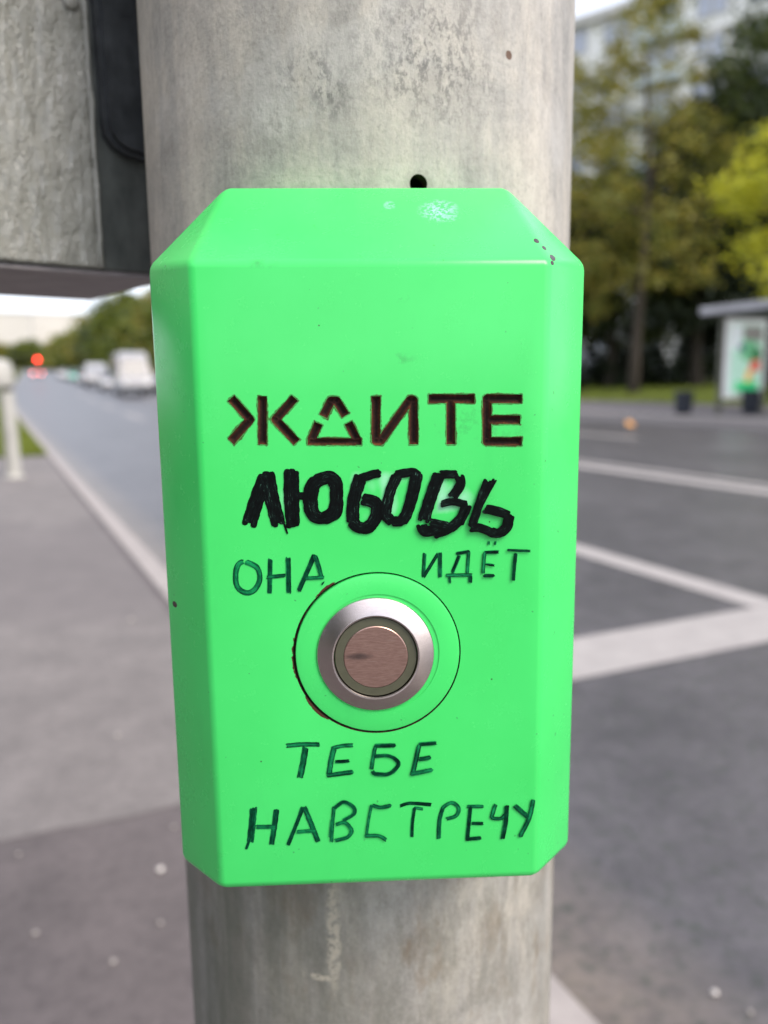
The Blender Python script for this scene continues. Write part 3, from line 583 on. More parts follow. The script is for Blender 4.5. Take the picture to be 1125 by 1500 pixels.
# ------------------------------------------------------------------ buildings
WALLP = plain('pale_facade_panel', (0.84, 0.83, 0.78), 0.8, nscale=0.4, amt=0.06)
SEAM = plain('facade_seam', (0.55, 0.54, 0.50), 0.9)
def block(name, label, pos, rz, length, depth, floors, fh, bay, first=1.0, win=True, mat=WALLP):
    t = empty(name, pos, rz); tag(t, label, 'building')
    H_ = floors * fh + first
    bm = box(bmesh.new(), -length / 2, length / 2, 0, depth, -3, H_); obj('wall', bm, mat, t)
    bm = box(bmesh.new(), -length / 2 - 0.25, length / 2 + 0.25, -0.45, depth + 0.25, H_ + 0.002, H_ + 0.55); obj('roof', bm, SEAM, t)
    if not win: return t
    for k in range(floors):
        bm = box(bmesh.new(), -length / 2 + 0.05, length / 2 - 0.05, -0.06, -0.002, first + k * fh - 0.08, first + k * fh + 0.08); obj('floor_ledge', bm, SEAM, t)
    wm = bmesh.new()
    for (x0, x1, z0, z1) in ((-0.95, 0.95, 0, 0.09), (-0.95, 0.95, 1.46, 1.55), (-0.95, -0.86, 0.09, 1.46), (0.86, 0.95, 0.09, 1.46), (-0.05, 0.05, 0.09, 1.46)): box(wm, x0, x1, -0.09, -0.002, z0, z1)
    fr = obj('window', wm, WHITEM, t); pm = box(bmesh.new(), -0.86, 0.86, -0.04, -0.003, 0.09, 1.46); pn = obj('pane', pm, BLUEGLASS, fr)
    first_w = True; nb = int(length / bay)
    for k in range(floors):
        for b in range(nb):
            x = -length / 2 + bay * (b + 0.5); z = first + k * fh + 0.85
            f_ = fr if first_w else copy_tree(fr, t); first_w = False
            f_.location = (x, 0, z)
    # balconies with pale blue fronts on every third bay
    bb = box(bmesh.new(), -1.5, 1.5, -1.1, -0.10, 0, 0.14); box(bb, -1.5, 1.5, -1.1, -1.05, 0.14, 1.05); box(bb, -1.5, -1.45, -1.05, -0.10, 0.14, 1.05); box(bb, 1.45, 1.5, -1.05, -0.10, 0.14, 1.05)
    bo = obj('balcony', bb, plain('balcony_front', (0.44, 0.50, 0.50), 0.7), t); f0 = True
    for k in range(1, floors):
        for b in range(1, nb, 3):
            o = bo if f0 else copy_tree(bo, t); f0 = False
            o.location = (-length / 2 + bay * (b + 0.5), 0, first + k * fh - 0.08 + 0.15)
    return t
# facade runs from far left to near right, turned away from the road
A = Vector((15.19, 58.05)); bdir = Vector((0.766, -0.643)); Lb = 62.0
mid = A + bdir * 12.0
block('apartment_block', 'long pale nine storey apartment block with bluish windows behind the trees on the right', (mid.x, mid.y, 0.6), math.atan2(bdir.y, bdir.x), Lb, 13, 9, 2.62, 3.1)
PALE = plain('distant_facade', (0.62, 0.59, 0.54), 0.9, nscale=0.05, amt=0.05)
for i, (u, v, L_, fl, rz, lb) in enumerate([(560, 6, 60, 12, 0.5, 'pale distant tower block above the end of the road'), (520, -32, 70, 11, 0.3, 'long hazy apartment block on the skyline left of the road end'), (640, 50, 90, 12, 0.6, 'hazy wide block on the skyline behind the far trees')]):
    x, y = W2(u, v); block('distant_building', lb, (x, y, rise(u)), rz, L_, 16, fl, 2.8, 3.0, win=False, mat=PALE)
    t = bpy.context.scene.objects[-1] if False else None

# ------------------------------------------------------------------ vehicles
def paint(name, c): return NT(name).set(Base_Color=c, Roughness=0.25, Coat_Weight=0.5)
LAMPW = NT('headlamp_glass').set(Base_Color=(0.75, 0.75, 0.75), Roughness=0.1)
TAILOFF = NT('tail_lamp_plastic').set(Base_Color=(0.30, 0.02, 0.02), Roughness=0.2)
RED_ON = NT('lit_red_lamp').set(Base_Color=(0.5, 0.02, 0.02), Emission_Color=(1.0, 0.03, 0.03), Emission_Strength=15.0)
RED_BRAKE = NT('lit_brake_lamp').set(Base_Color=(0.5, 0.02, 0.02), Emission_Color=(1.0, 0.16, 0.15), Emission_Strength=9.0)
RIM = plain('alloy_rim', (0.4, 0.4, 0.4), 0.4, metal=0.6)
def extr(bm, prof, y0, y1, inset_top=0.0, zsplit=None):
    def Y(z, s):
        k = 0 if zsplit is None or z < zsplit else inset_top
        return s + (k if s < 0 else -k)
    a = [bm.verts.new((x, Y(z, y0), z)) for x, z in prof]; b = [bm.verts.new((x, Y(z, y1), z)) for x, z in prof]; n = len(prof)
    for i in range(n): bm.faces.new((a[i], a[(i + 1) % n], b[(i + 1) % n], b[i]))
    bm.faces.new(a[::-1]); bm.faces.new(b); bmesh.ops.recalc_face_normals(bm, faces=bm.faces); return bm
def wheels(t, xs, w, rad):
    for x in xs:
        for s in (-1, 1):
            bm = bmesh.new(); lathe(bm, [(rad * 0.62, 0), (rad * 0.62, 0.2), (rad * 0.95, 0.215), (rad, 0.18), (rad, 0.03), (rad * 0.95, 0)], 20, 'Y')
            o = obj('wheel', bm, TYRE, t, True, 40); o.location = (x, s * (w - 0.1) + 0.1, rad)
            bm = bmesh.new(); lathe(bm, [(0, 0.02), (rad * 0.6, 0.02), (rad * 0.6, 0.2), (rad * 0.2, 0.17), (0, 0.17)], 16, 'Y'); obj('rim', bm, RIM, o)
def car(label, c, pos, rz, tail=None, group=None, cat='car', name='car', hatch=False):
    t = empty(name, pos, rz); tag(t, label, cat, group); w = 0.88
    rear = [(-2.1, 1.02), (-1.55, 1.42)] if hatch else [(-2.15, 0.98), (-1.6, 1.02), (-1.0, 1.42)]
    prof = [(2.15, 0.28), (2.2, 0.55), (2.1, 0.74), (1.15, 0.95), (0.35, 1.44), (-0.5, 1.47)] + rear[::-1] + [(-2.22, 0.6), (-2.18, 0.28)]
    bm = extr(bmesh.new(), prof, -w, w, 0.20, 1.2)
    bmesh.ops.bevel(bm, geom=list(bm.edges), offset=0.04, segments=2, affect='EDGES')
    obj('body', bm, paint('car_paint_' + cat, c), t, True, 35)
    for pts in ([(1.08, 0.99), (0.42, 1.40)], [(rear[-2][0] - 0.0, rear[-2][1] + 0.02), (rear[-1][0] - 0.05, rear[-1][1] - 0.02)]):
        (xa, za), (xb, zb) = pts; dx = 0.02 if xa > 0 else -0.02; dz = 0.02
        bm = bmesh.new(); q = [(xa + dx, -w + 0.12, za + dz), (xa + dx, w - 0.12, za + dz), (xb + dx, w - 0.26, zb + dz), (xb + dx, -w + 0.26, zb + dz)]
        q2 = [(x - dx * 2, y, z - 0.03) for x, y, z in q]; a = [bm.verts.new(p) for p in q]; b = [bm.verts.new(p) for p in q2]
        bm.faces.new(a); bm.faces.new(b[::-1])
        for i in range(4): bm.faces.new((a[i], b[i], b[(i + 1) % 4], a[(i + 1) % 4]))
        bmesh.ops.recalc_face_normals(bm, faces=bm.faces); obj('windscreen' if xa > 0 else 'rear_window', bm, GLASS, t)
    for s in (-1, 1):
        bm = bmesh.new(); sp = [(0.95, 1.0), (0.38, 1.36), (-0.5, 1.39), (rear[-1][0] + 0.1, 1.34), (rear[-1][0] - 0.25, 1.02)]
        ys = lambda z: s * (w - 0.01 - 0.20 * max(0, (z - 1.0)) / 0.45 + 0.03)
        a = [bm.verts.new((x, ys(z), z)) for x, z in sp]; b = [bm.verts.new((x, ys(z) - s * 0.08, z)) for x, z in sp]
        bm.faces.new(a); bm.faces.new(b[::-1])
        for i in range(5): bm.faces.new((a[i], b[i], b[(i + 1) % 5], a[(i + 1) % 5]))
        bmesh.ops.recalc_face_normals(bm, faces=bm.faces); obj('side_window', bm, GLASS, t)
        obj('headlight', box(bmesh.new(), 2.12, 2.22, s * 0.62 - 0.17, s * 0.62 + 0.17, 0.58, 0.70, 0.02), LAMPW, t)
        obj('tail_light', box(bmesh.new(), -2.26, -2.15, s * 0.66 - 0.14, s * 0.66 + 0.14, 0.68, 0.88, 0.02), tail or TAILOFF, t)
    obj('bumper', box(bmesh.new(), 2.14, 2.25, -0.7, 0.7, 0.3, 0.45, 0.02), DKMETAL, t)
    wheels(t, (1.35, -1.35), w, 0.32)
    return t
def van(label, c, pos, rz, L_=6.0, h=2.9, group=None, name='van', cat='van'):
    t = empty(name, pos, rz); tag(t, label, cat, group); w = 1.05
    prof = [(L_ / 2, 0.35), (L_ / 2 + 0.05, 0.8), (L_ / 2 - 0.15, 1.15), (L_ / 2 - 0.65, 1.35), (L_ / 2 - 1.25, h - 0.35), (L_ / 2 - 1.7, h - 0.05), (L_ / 2 - 2.2, h), (-L_ / 2 + 0.15, h), (-L_ / 2, h - 0.15), (-L_ / 2, 0.35)]
    bm = extr(bmesh.new(), prof, -w, w, 0.12, 1.5); bmesh.ops.bevel(bm, geom=list(bm.edges), offset=0.07, segments=2, affect='EDGES')
    obj('body', bm, paint('van_paint', c), t, True, 35)
    bm = bmesh.new(); x0, z0, x1, z1 = L_ / 2 - 0.66, 1.42, L_ / 2 - 1.2, h - 0.5
    a = [bm.verts.new(p) for p in ((x0 + 0.06, -0.85, z0), (x0 + 0.06, 0.85, z0), (x1 + 0.06, 0.8, z1), (x1 + 0.06, -0.8, z1))]; b = [bm.verts.new((v.co.x - 0.12, v.co.y, v.co.z)) for v in a]
    bm.faces.new(a); bm.faces.new(b[::-1])
    for i in range(4): bm.faces.new((a[i], b[i], b[(i + 1) % 4], a[(i + 1) % 4]))
    bmesh.ops.recalc_face_normals(bm, faces=bm.faces); obj('windscreen', bm, PALEGLASS, t)
    for s in (-1, 1):
        obj('side_window', box(bmesh.new(), L_ / 2 - 1.9, L_ / 2 - 1.15, s * (w - 0.06) - 0.04, s * (w - 0.06) + 0.04, 1.5, 2.1, 0.01), GLASS, t)
        obj('headlight', box(bmesh.new(), L_ / 2 - 0.05, L_ / 2 + 0.07, s * 0.75 - 0.15, s * 0.75 + 0.15, 0.75, 1.0, 0.02), LAMPW, t)
        obj('mirror', box(bmesh.new(), L_ / 2 - 1.15, L_ / 2 - 1.0, s * 1.2 - 0.1, s * 1.2 + 0.1, 1.5, 1.8, 0.02), DKMETAL, t)
    obj('bumper', box(bmesh.new(), L_ / 2 - 0.1, L_ / 2 + 0.09, -0.95, 0.95, 0.36, 0.6, 0.02), DKMETAL, t)
    wheels(t, (L_ / 2 - 0.95, -L_ / 2 + 1.1), w, 0.38)
    return t
TOWARD = math.atan2(-DU.y, -DU.x); AWAY = math.atan2(DU.y, DU.x)
GQ = 'oncoming vehicles waiting in a row on the far road'
def rp(u, v): x, y = W2(u, v); return (x, y, road_z(u, v) + 0.006)
van('big white van at the front of the row of oncoming traffic', (0.34, 0.34, 0.36), rp(59, 6.6), TOWARD, 6.2, 3.0, GQ)
car('white car just behind the left side of the big white van', (0.42, 0.42, 0.44), rp(71, 6.3), TOWARD, group=GQ)
van('smaller white van in the middle of the row of oncoming traffic', (0.40, 0.40, 0.41), rp(84, 6.0), TOWARD, 5.2, 2.3, GQ)
car('silver car between the two distant white vans and the traffic light', (0.26, 0.27, 0.29), rp(97, 5.9), TOWARD, group=GQ, hatch=True)
car('pale teal car far back in the row of oncoming traffic', (0.20, 0.60, 0.46), rp(112, 5.6), TOWARD, group=GQ)
car('white car last but one in the row of oncoming traffic', (0.60, 0.60, 0.60), rp(126, 5.4), TOWARD, group=GQ, hatch=True)
car('farthest white car of the row of oncoming traffic', (0.72, 0.72, 0.72), rp(140, 5.2), TOWARD, group=GQ)
car('dark car beside the big white van in the next lane', (0.02, 0.022, 0.035), rp(61, 9.4), TOWARD, group=GQ)
car('pale car with lit brake lights driving away below the red traffic light', (0.5, 0.5, 0.52), rp(150, 1.3), AWAY, RED_BRAKE)
FAC = math.atan2(bdir.y, bdir.x)
van('white van parked under the trees left of the straight trunk', (0.62, 0.64, 0.70), at_xy(11.6, 45.9), FAC, 5.0, 2.3)
car('pale grey hatchback parked under the trees right of the straight trunk', (0.55, 0.55, 0.57), at_xy(14.3, 43.9), FAC, cat='hatchback', hatch=True)
car('silver car parked in deep shade behind the litter bin', (0.45, 0.46, 0.50), at_xy(17.1, 42.2), FAC, cat='car')

# ------------------------------------------------------------------ far street furniture
x, y = W2(95, 0.95)
t = empty('traffic_light', (x, y, rise(95)), TOWARD); tag(t, 'distant traffic light glowing red at the left side of the road', 'traffic light')
obj('post', cyl(bmesh.new(), 0, -2.5, -0.3, 3.0, 0.06, n=12), DKMETAL, t); obj('housing', box(bmesh.new(), -0.02, 0.2, -0.18, 0.18, 0.85, 1.9, 0.02), DKMETAL, t)
t.children[1].location = (0.08, 0, 0.95); tube_ = bmesh.new(); tube(tube_, [(0, -2.5, 2.95), (0.02, 0.0, 2.95)], [0.05, 0.04]); obj('arm', tube_, DKMETAL, t)
for k, mt in enumerate((RED_ON, TYRE, TYRE)):
    bm = bmesh.new(); lathe(bm, [(0.0, 0.03), (0.10, 0.02), (0.145, 0.0), (0.145, -0.04)][::-1], 20, 'Z'); o = obj('lamp', bm, mt, t); o.rotation_euler = (0, R_(90), 0); o.location = (0.30, 0, 2.62 - 0.33 * k)
x, y = W2(185, 14.8); t = empty('street_lamp', (x, y, rise(185)), AWAY); tag(t, 'tall pale street lamp in front of the far row of trees', 'street lamp')
bm = bmesh.new(); tube(bm, [(0, 0, -0.5), (0, 0, 10.8), (0, 0.5, 11.6), (0, 2.2, 12.0)], [0.17, 0.11, 0.09, 0.07], 10); obj('pole', bm, WHITEM, t)
obj('lamp_head', box(bmesh.new(), -0.2, 0.2, 2.1, 3.0, 11.93, 12.1, 0.03), WHITEM, t)

# white post with round cap at the left edge
t = empty('white_post', (-4.16, 8.80, 0.0)); tag(t, 'white round post with a thick pale cap standing on the pavement at the left edge', 'post')
bm = bmesh.new(); lathe(bm, [(0.11, 0.0), (0.11, 0.02), (0.078, 0.03), (0.074, 0.96), (0.0, 0.96)]); obj('post', bm, WHITEM, t, True, 40)
bm = bmesh.new(); lathe(bm, [(0.05, 0.962), (0.05, 1.0), (0.09, 1.0), (0.09, 0.98)][:3] + [(0.0, 1.0)]); obj('collar', bm, plain('dull_green_collar', (0.10, 0.11, 0.08), 0.6), t, True, 40)
bm = bmesh.new(); lathe(bm, [(0.09, 1.002), (0.135, 1.02), (0.145, 1.07), (0.145, 1.22), (0.12, 1.28), (0.06, 1.31), (0.0, 1.315)]); c_ = obj('cap', bm, WHITEM, t, True, 40); c_.location = (-0.07, 0, 0)

# ------------------------------------------------------------------ bus shelter
su, sv = 14.75, 14.95
x, y = W2(su, sv); SZ = 0.20
t = empty('bus_shelter', (x, y, SZ), ROAD); tag(t, 'bus shelter with a flat pale roof and a poster case on the far pavement', 'bus shelter')
# local: +X away from the kerb, -Y along the road towards the camera
ROOFM = plain('pale_grey_roof_edge', (0.44, 0.43, 0.44), 0.5, nscale=1)
obj('roof', box(bmesh.new(), 0, 2.0, -5.2, 0, 2.34, 2.52, 0.03), ROOFM, t)
obj('roof_soffit', box(bmesh.new(), 0.05, 1.95, -5.15, -0.05, 2.31, 2.338), DKMETAL, t)
for (px, py) in ((0.32, -0.45), (1.78, -0.45), (1.85, -2.6), (1.85, -4.8)): obj('post', box(bmesh.new(), px - 0.05, px + 0.05, py - 0.05, py + 0.05, -0.1, 2.268, 0.01), plain('olive_grey_post', (0.12, 0.12, 0.085), 0.5), t)
for k in range(3): obj('glass_panel', box(bmesh.new(), 1.93, 1.94, -4.7 + 1.42 * k, -3.35 + 1.42 * k, 0.35, 2.1), NT('shelter_glass').set(Base_Color=(0.02, 0.03, 0.03), Roughness=0.05), t)
def fm0(n, c):
    m_ = plain(n, c, 0.4, nscale=6, amt=0.08); p = m_.node_tree.nodes['Principled BSDF']
    p.inputs['Emission Color'].default_value = (*c, 1); p.inputs['Emission Strength'].default_value = 0.22; return m_  # case frame is no lamp, faint glow added to brighten it
pc = obj('poster_case', box(bmesh.new(), 0.40, 1.70, -0.54, -0.36, 0.34, 2.24, 0.03), fm0('poster_case_frame', (0.72, 0.73, 0.73)), t)
def flat(name, pts, yy, mat, th=0.004):
    bm = bmesh.new(); a = [bm.verts.new((px, yy - th, pz)) for px, pz in pts]; b = [bm.verts.new((px, yy, pz)) for px, pz in pts]; n = len(pts)
    bm.faces.new(a); bm.faces.new(b[::-1])
    for i in range(n): bm.faces.new((a[i], b[i], b[(i + 1) % n], a[(i + 1) % n]))
    bmesh.ops.recalc_face_normals(bm, faces=bm.faces); return obj(name, bm, mat, pc)
def fm(n, c):
    m_ = plain(n, c, 0.4, nscale=6, amt=0.12); p = m_.node_tree.nodes['Principled BSDF']     # added glow that brightens the print
    p.inputs['Emission Color'].default_value = (*c, 1); p.inputs['Emission Strength'].default_value = 0.28; return m_
def ell(cx, cz, a, b, n=16, ph=0.0): return [(cx + a * math.cos(6.2832 * i / n) * (1 + 0.12 * math.sin(3 * i + ph)), cz + b * math.sin(6.2832 * i / n)) for i in range(n)]
flat('poster', [(0.52, 0.46), (1.58, 0.46), (1.58, 2.12), (0.52, 2.12)], -0.542, fm('poster_pale_green', (0.48, 0.74, 0.60)))
flat('poster_patch', [(0.56, 1.55), (0.78, 1.50), (0.86, 2.08), (0.56, 2.08)], -0.548, fm('poster_pale_grey', (0.74, 0.76, 0.80)))
flat('poster_patch', [(0.90, 1.75), (1.54, 1.70), (1.54, 2.08), (0.90, 2.08)], -0.549, fm('poster_grey_brown', (0.26, 0.25, 0.23)))
flat('poster_patch', ell(1.12, 1.48, 0.30, 0.26), -0.5545, fm('poster_mid_green', (0.18, 0.50, 0.27)))
flat('poster_patch', ell(0.86, 1.56, 0.09, 0.09), -0.560, fm('poster_dark_blue', (0.03, 0.09, 0.14)))
flat('poster_patch', ell(1.36, 1.40, 0.17, 0.17), -0.561, fm('poster_dark_green', (0.05, 0.20, 0.08)))
flat('poster_patch', [(1.13, 0.98), (1.50, 1.02), (1.50, 1.26), (1.20, 1.26)], -0.562, fm('poster_red', (0.72, 0.13, 0.10)))
flat('poster_patch', [(1.00, 0.74), (1.20, 0.74), (1.26, 0.98), (1.10, 1.05)], -0.563, fm('poster_orange', (0.80, 0.46, 0.10)))
flat('poster_patch', [(0.72, 0.52), (1.46, 0.52), (1.46, 0.74), (0.72, 0.74)], -0.548, fm('poster_bright_green', (0.04, 0.60, 0.22)))
obj('side_panel', box(bmesh.new(), 1.92, 3.0, -0.50, -0.42, 0.65, 2.0, 0.02), plain('pale_side_panel', (0.36, 0.35, 0.33), 0.5), t)
bn = obj('bench', box(bmesh.new(), 1.25, 1.65, -4.0, -1.6, 0.42, 0.47, 0.01), DKMETAL, t)
for yy in (-3.7, -1.9): obj('bench_leg', box(bmesh.new(), 1.4, 1.5, yy - 0.04, yy + 0.04, -0.05, 0.418), DKMETAL, t)
def bin_(label, pos, s):
    t = empty('litter_bin', pos); tag(t, label, 'litter bin')
    bm = bmesh.new(); lathe(bm, [(0.15 * s, 0), (0.21 * s, 0.05), (0.24 * s, 0.52), (0.21 * s, 0.52), (0.18 * s, 0.2), (0, 0.2)], 20); obj('bin_body', bm, plain('dark_blue_bin', (0.016, 0.020, 0.030), 0.5), t, True, 40)
    bm = bmesh.new(); lathe(bm, [(0.245 * s, 0.50), (0.255 * s, 0.53), (0.245 * s, 0.56)], 20); obj('rim', bm, DKMETAL, t, True, 40)
x, y = W2(14.9, 14.75); bin_('dark litter bin standing on the far pavement left of the bus shelter', (x, y, 0.17), 0.95)
x, y = W2(13.9, 15.9); bin_('dark litter bin under the right corner of the shelter poster case', (x, y, 0.19), 0.95)

# fallen leaves on the road by the far kerb
LEAF = NT('orange_leaf').set(Base_Color=(0.62, 0.30, 0.07), Roughness=0.6)
def fallen(label, pos, s, rz):
    bm = bmesh.new(); pts = []
    for i in range(20):
        a = 6.2832 * i / 20; k = 1.0 if i % 4 == 0 else (0.62 if i % 2 == 0 else 0.78); pts.append((s * k * math.cos(a), s * k * math.sin(a), 0.10 * s * math.cos(2 * a) + 0.55 * s * abs(math.sin(a)) ))
    c = bm.verts.new((0, 0, 0.02)); vs = [bm.verts.new(p) for p in pts]
    for i in range(20): bm.faces.new((c, vs[i], vs[(i + 1) % 20]))
    o = obj('fallen_leaf', bm, LEAF); o.location = pos; o.rotation_euler = (R_(38), 0, rz); tag(o, label, 'leaf', 'orange leaves on the road')
x, y = W2(13.9, 12.2); fallen('curled orange leaf on the road near the far kerb above the broken white line', (x, y, road_z(13.9, 12.2) + 0.09), 0.13, 0.4)
x, y = W2(10.6, 13.35); fallen('curled orange leaf on the road at the right edge by the far kerb', (x, y, road_z(10.6, 13.35) + 0.07), 0.10, 1.4)

# ------------------------------------------------------------------ pebbles
PEB = plain('pale_stone', (0.62, 0.58, 0.54), 0.6, nscale=60, amt=0.1); PEBD = plain('dull_stone', (0.36, 0.33, 0.30), 0.7, nscale=60, amt=0.1)
def pebble(label, x, y, z, s, mt, seed):
    rs = random.Random(seed); bm = bmesh.new(); bmesh.ops.create_icosphere(bm, subdivisions=2, radius=s)
    for v in bm.verts: v.co *= 1 + rs.uniform(-0.12, 0.12); v.co.z *= 0.7
    o = obj('pebble', bm, mt, None, True); o.location = (x, y, z + s * 0.6); tag(o, label, 'pebble', 'small stones lying on the pavement')
for i, (x, y, s, mt, lb) in enumerate([(-0.476, 1.498, 0.0075, PEB, 'brightest white pebble on the dark pavement left of the pole foot'), (-0.779, 2.139, 0.0065, PEBD, 'pale pebble on the lighter pavement strip above its dark edge'),
    (-1.097, 3.269, 0.010, PEBD, 'dull pebble on the lighter pavement near the kerb'), (-0.485, 1.235, 0.0050, PEBD, 'yellowish pebble near the bottom of the dark pavement beside the pole'),
    (-0.655, 1.31, 0.0052, PEBD, 'pinkish pebble left of the yellowish one on the dark pavement'), (-0.43, 1.335, 0.0042, PEBD, 'faint small pebble right beside the pole shaft'), (-0.49, 1.66, 0.0045, PEBD, 'faint pebble on the dark pavement just below the lighter strip'), (-0.80, 1.56, 0.0045, PEBD, 'faint pebble at the far left along the edge of the lighter strip')]):
    pebble(lb, x, y, 0.0, s, mt, i)
pebble('white stone on the road at the lower right corner', 0.60, 1.285, -0.12, 0.0065, PEB, 31)
pebble('small stone half out of frame at the right edge of the road', 0.645, 1.24, -0.12, 0.005, PEBD, 32)

# ------------------------------------------------------------------ the pole
def evaluated(o):
    dg = bpy.context.evaluated_depsgraph_get(); dg.update()
    me = bpy.data.meshes.new_from_object(o.evaluated_get(dg)); return me
def cut(o, bm, mat):
    c = obj('cutter', bm, mat); c.parent = o.parent; c.location = o.location
    md = o.modifiers.new('b', 'BOOLEAN'); md.operation = 'DIFFERENCE'; md.object = c; md.solver = 'EXACT'; md.material_mode = 'TRANSFER'
    bpy.context.view_layer.update(); me = evaluated(o); o.modifiers.clear(); old = o.data; o.data = me; bpy.data.meshes.remove(old)
    bpy.data.objects.remove(c, do_unlink=True)
PX, PY, PR = -0.0077, 0.3205, 0.0795
t = empty('traffic_pole', (PX, PY, 0.0)); tag(t, 'thick grey weathered steel pole carrying the green push button box', 'pole')
bm = bmesh.new(); n = 160; za, zb = -0.2, 3.4
lathe(bm, [(PR, -1.2), (PR, 2.4), (PR - 0.005, 2.4), (PR - 0.005, -1.2), (PR, -1.2)], n)
shaft = obj('shaft', bm, POLE, t, True, 40); shaft.location = (0, 0, 1.0)
bm = bmesh.new(); cyl(bm, 0, 0, 0, 0.04, 0.0027, n=28); ha = R_(13.8)
dirv = Vector((math.sin(ha), -math.cos(ha), 0)); bm.transform(Matrix.Translation(dirv * 0.062 + Vector((0, 0, 0.0578))) @ dirv.to_track_quat('Z', 'Y').to_matrix().to_4x4())
cut(shaft, bm, RUST)
shaft.data.set_sharp_from_angle(angle=R_(30))
bm = bmesh.new(); lathe(bm, [(PR + 0.05, 0.0), (PR + 0.05, 0.012), (PR + 0.0005, 0.012), (PR + 0.0005, 0.0), (PR + 0.05, 0.0)], 48); obj('base_flange', bm, POLE, t, True, 40)

# ------------------------------------------------------------------ the green push-button box
OX, OY, OZ, YAW = -0.0032, 0.195, 0.954, R_(2.5)
T = empty('push_button_box', (OX, OY, OZ), YAW); tag(T, 'bright green pedestrian push button box with carved and handwritten words on the pole', 'push button')
mm = 0.001
cx = 0.9
pts = []
for s in (-1, 1):
    pts += [(cx + s * 43.2, 0, 75.0), (cx + s * 43.2, 0, -88.0), (cx + s * 57.2, 18, 76.5), (cx + s * 57.2, 18, -90.5), (cx + s * 38.6, 32, 99.2), (cx + s * 38.6, 32, -110.0),
            (cx + s * 57.2, 58, 76.5), (cx + s * 57.2, 58, -90.5), (cx + s * 38.6, 58, 99.2), (cx + s * 38.6, 58, -110.0)]
bm = bmesh.new(); [bm.verts.new((a * mm, b * mm, c * mm)) for a, b, c in pts]
bmesh.ops.convex_hull(bm, input=bm.verts); bmesh.ops.dissolve_limit(bm, angle_limit=R_(2.0), verts=bm.verts, edges=bm.edges)
bmesh.ops.bevel(bm, geom=[e for e in bm.edges if min(v.co.y for v in e.verts) < 0.05], offset=0.0015, segments=4, affect='EDGES', profile=0.5)
bmesh.ops.recalc_face_normals(bm, faces=bm.faces)
housing = obj('housing', bm, GREEN, T, True, 40)
CBX, CBZ = 1.0 * mm, -23.2 * mm
# seat for the round cover plate
bm = bmesh.new(); lathe(bm, [(0.0218, 0.001), (0.0218, -0.0025)], 96, 'Y'); bm.transform(Matrix.Translation((CBX, 0, CBZ))); cut(housing, bm, RUST)
# carved word
def seg_prism(bm, a, b, wd, y0, y1):
    a = Vector(a); b = Vector(b); d = (b - a).normalized(); nn = Vector((-d.y, d.x)) * wd / 2
    q = [a + nn, b + nn, b - nn, a - nn]
    lo = [bm.verts.new((p.x, y0, p.y)) for p in q]; hi = [bm.verts.new((p.x, y1, p.y)) for p in q]
    bm.faces.new(lo); bm.faces.new(hi[::-1])
    for i in range(4): bm.faces.new((lo[i], hi[i], hi[(i + 1) % 4], lo[(i + 1) % 4]))
    bmesh.ops.recalc_face_normals(bm, faces=bm.faces)
def joint_cyl(bm, a, wd, y0, y1):
    k = 20; lo = [bm.verts.new((a[0] + wd / 2 * math.cos(6.28319 * i / k), y0, a[1] + wd / 2 * math.sin(6.28319 * i / k))) for i in range(k)]
    hi = [bm.verts.new((v.co.x, y1, v.co.z)) for v in lo]; bm.faces.new(lo); bm.faces.new(hi[::-1])
    for i in range(k): bm.faces.new((lo[i], hi[i], hi[(i + 1) % k], lo[(i + 1) % k]))
    bmesh.ops.recalc_face_normals(bm, faces=bm.faces)
GW = 2.2 * mm
for li, L in enumerate(ENGRAVED):
    for si, poly in enumerate(L):
        Q = [(a * mm, b * mm) for a, b in poly]
        for i in range(len(Q) - 1):
            bm = bmesh.new(); seg_prism(bm, Q[i], Q[i + 1], GW * (0.8 if (li == 1 and si == 2) else 1), -0.001, 0.0012 + 1e-5 * (si + i)); cut(housing, bm, RUST)
        for i in range(len(Q)):
            if 0 < i < len(Q) - 1:
                bm = bmesh.new(); joint_cyl(bm, Q[i], GW * 0.985, -0.001, 0.0013 + 1e-5 * i + 2e-5 * si); cut(housing, bm, RUST)
for p in housing.data.polygons: p.use_smooth = True
housing.data.set_sharp_from_angle(angle=R_(32))

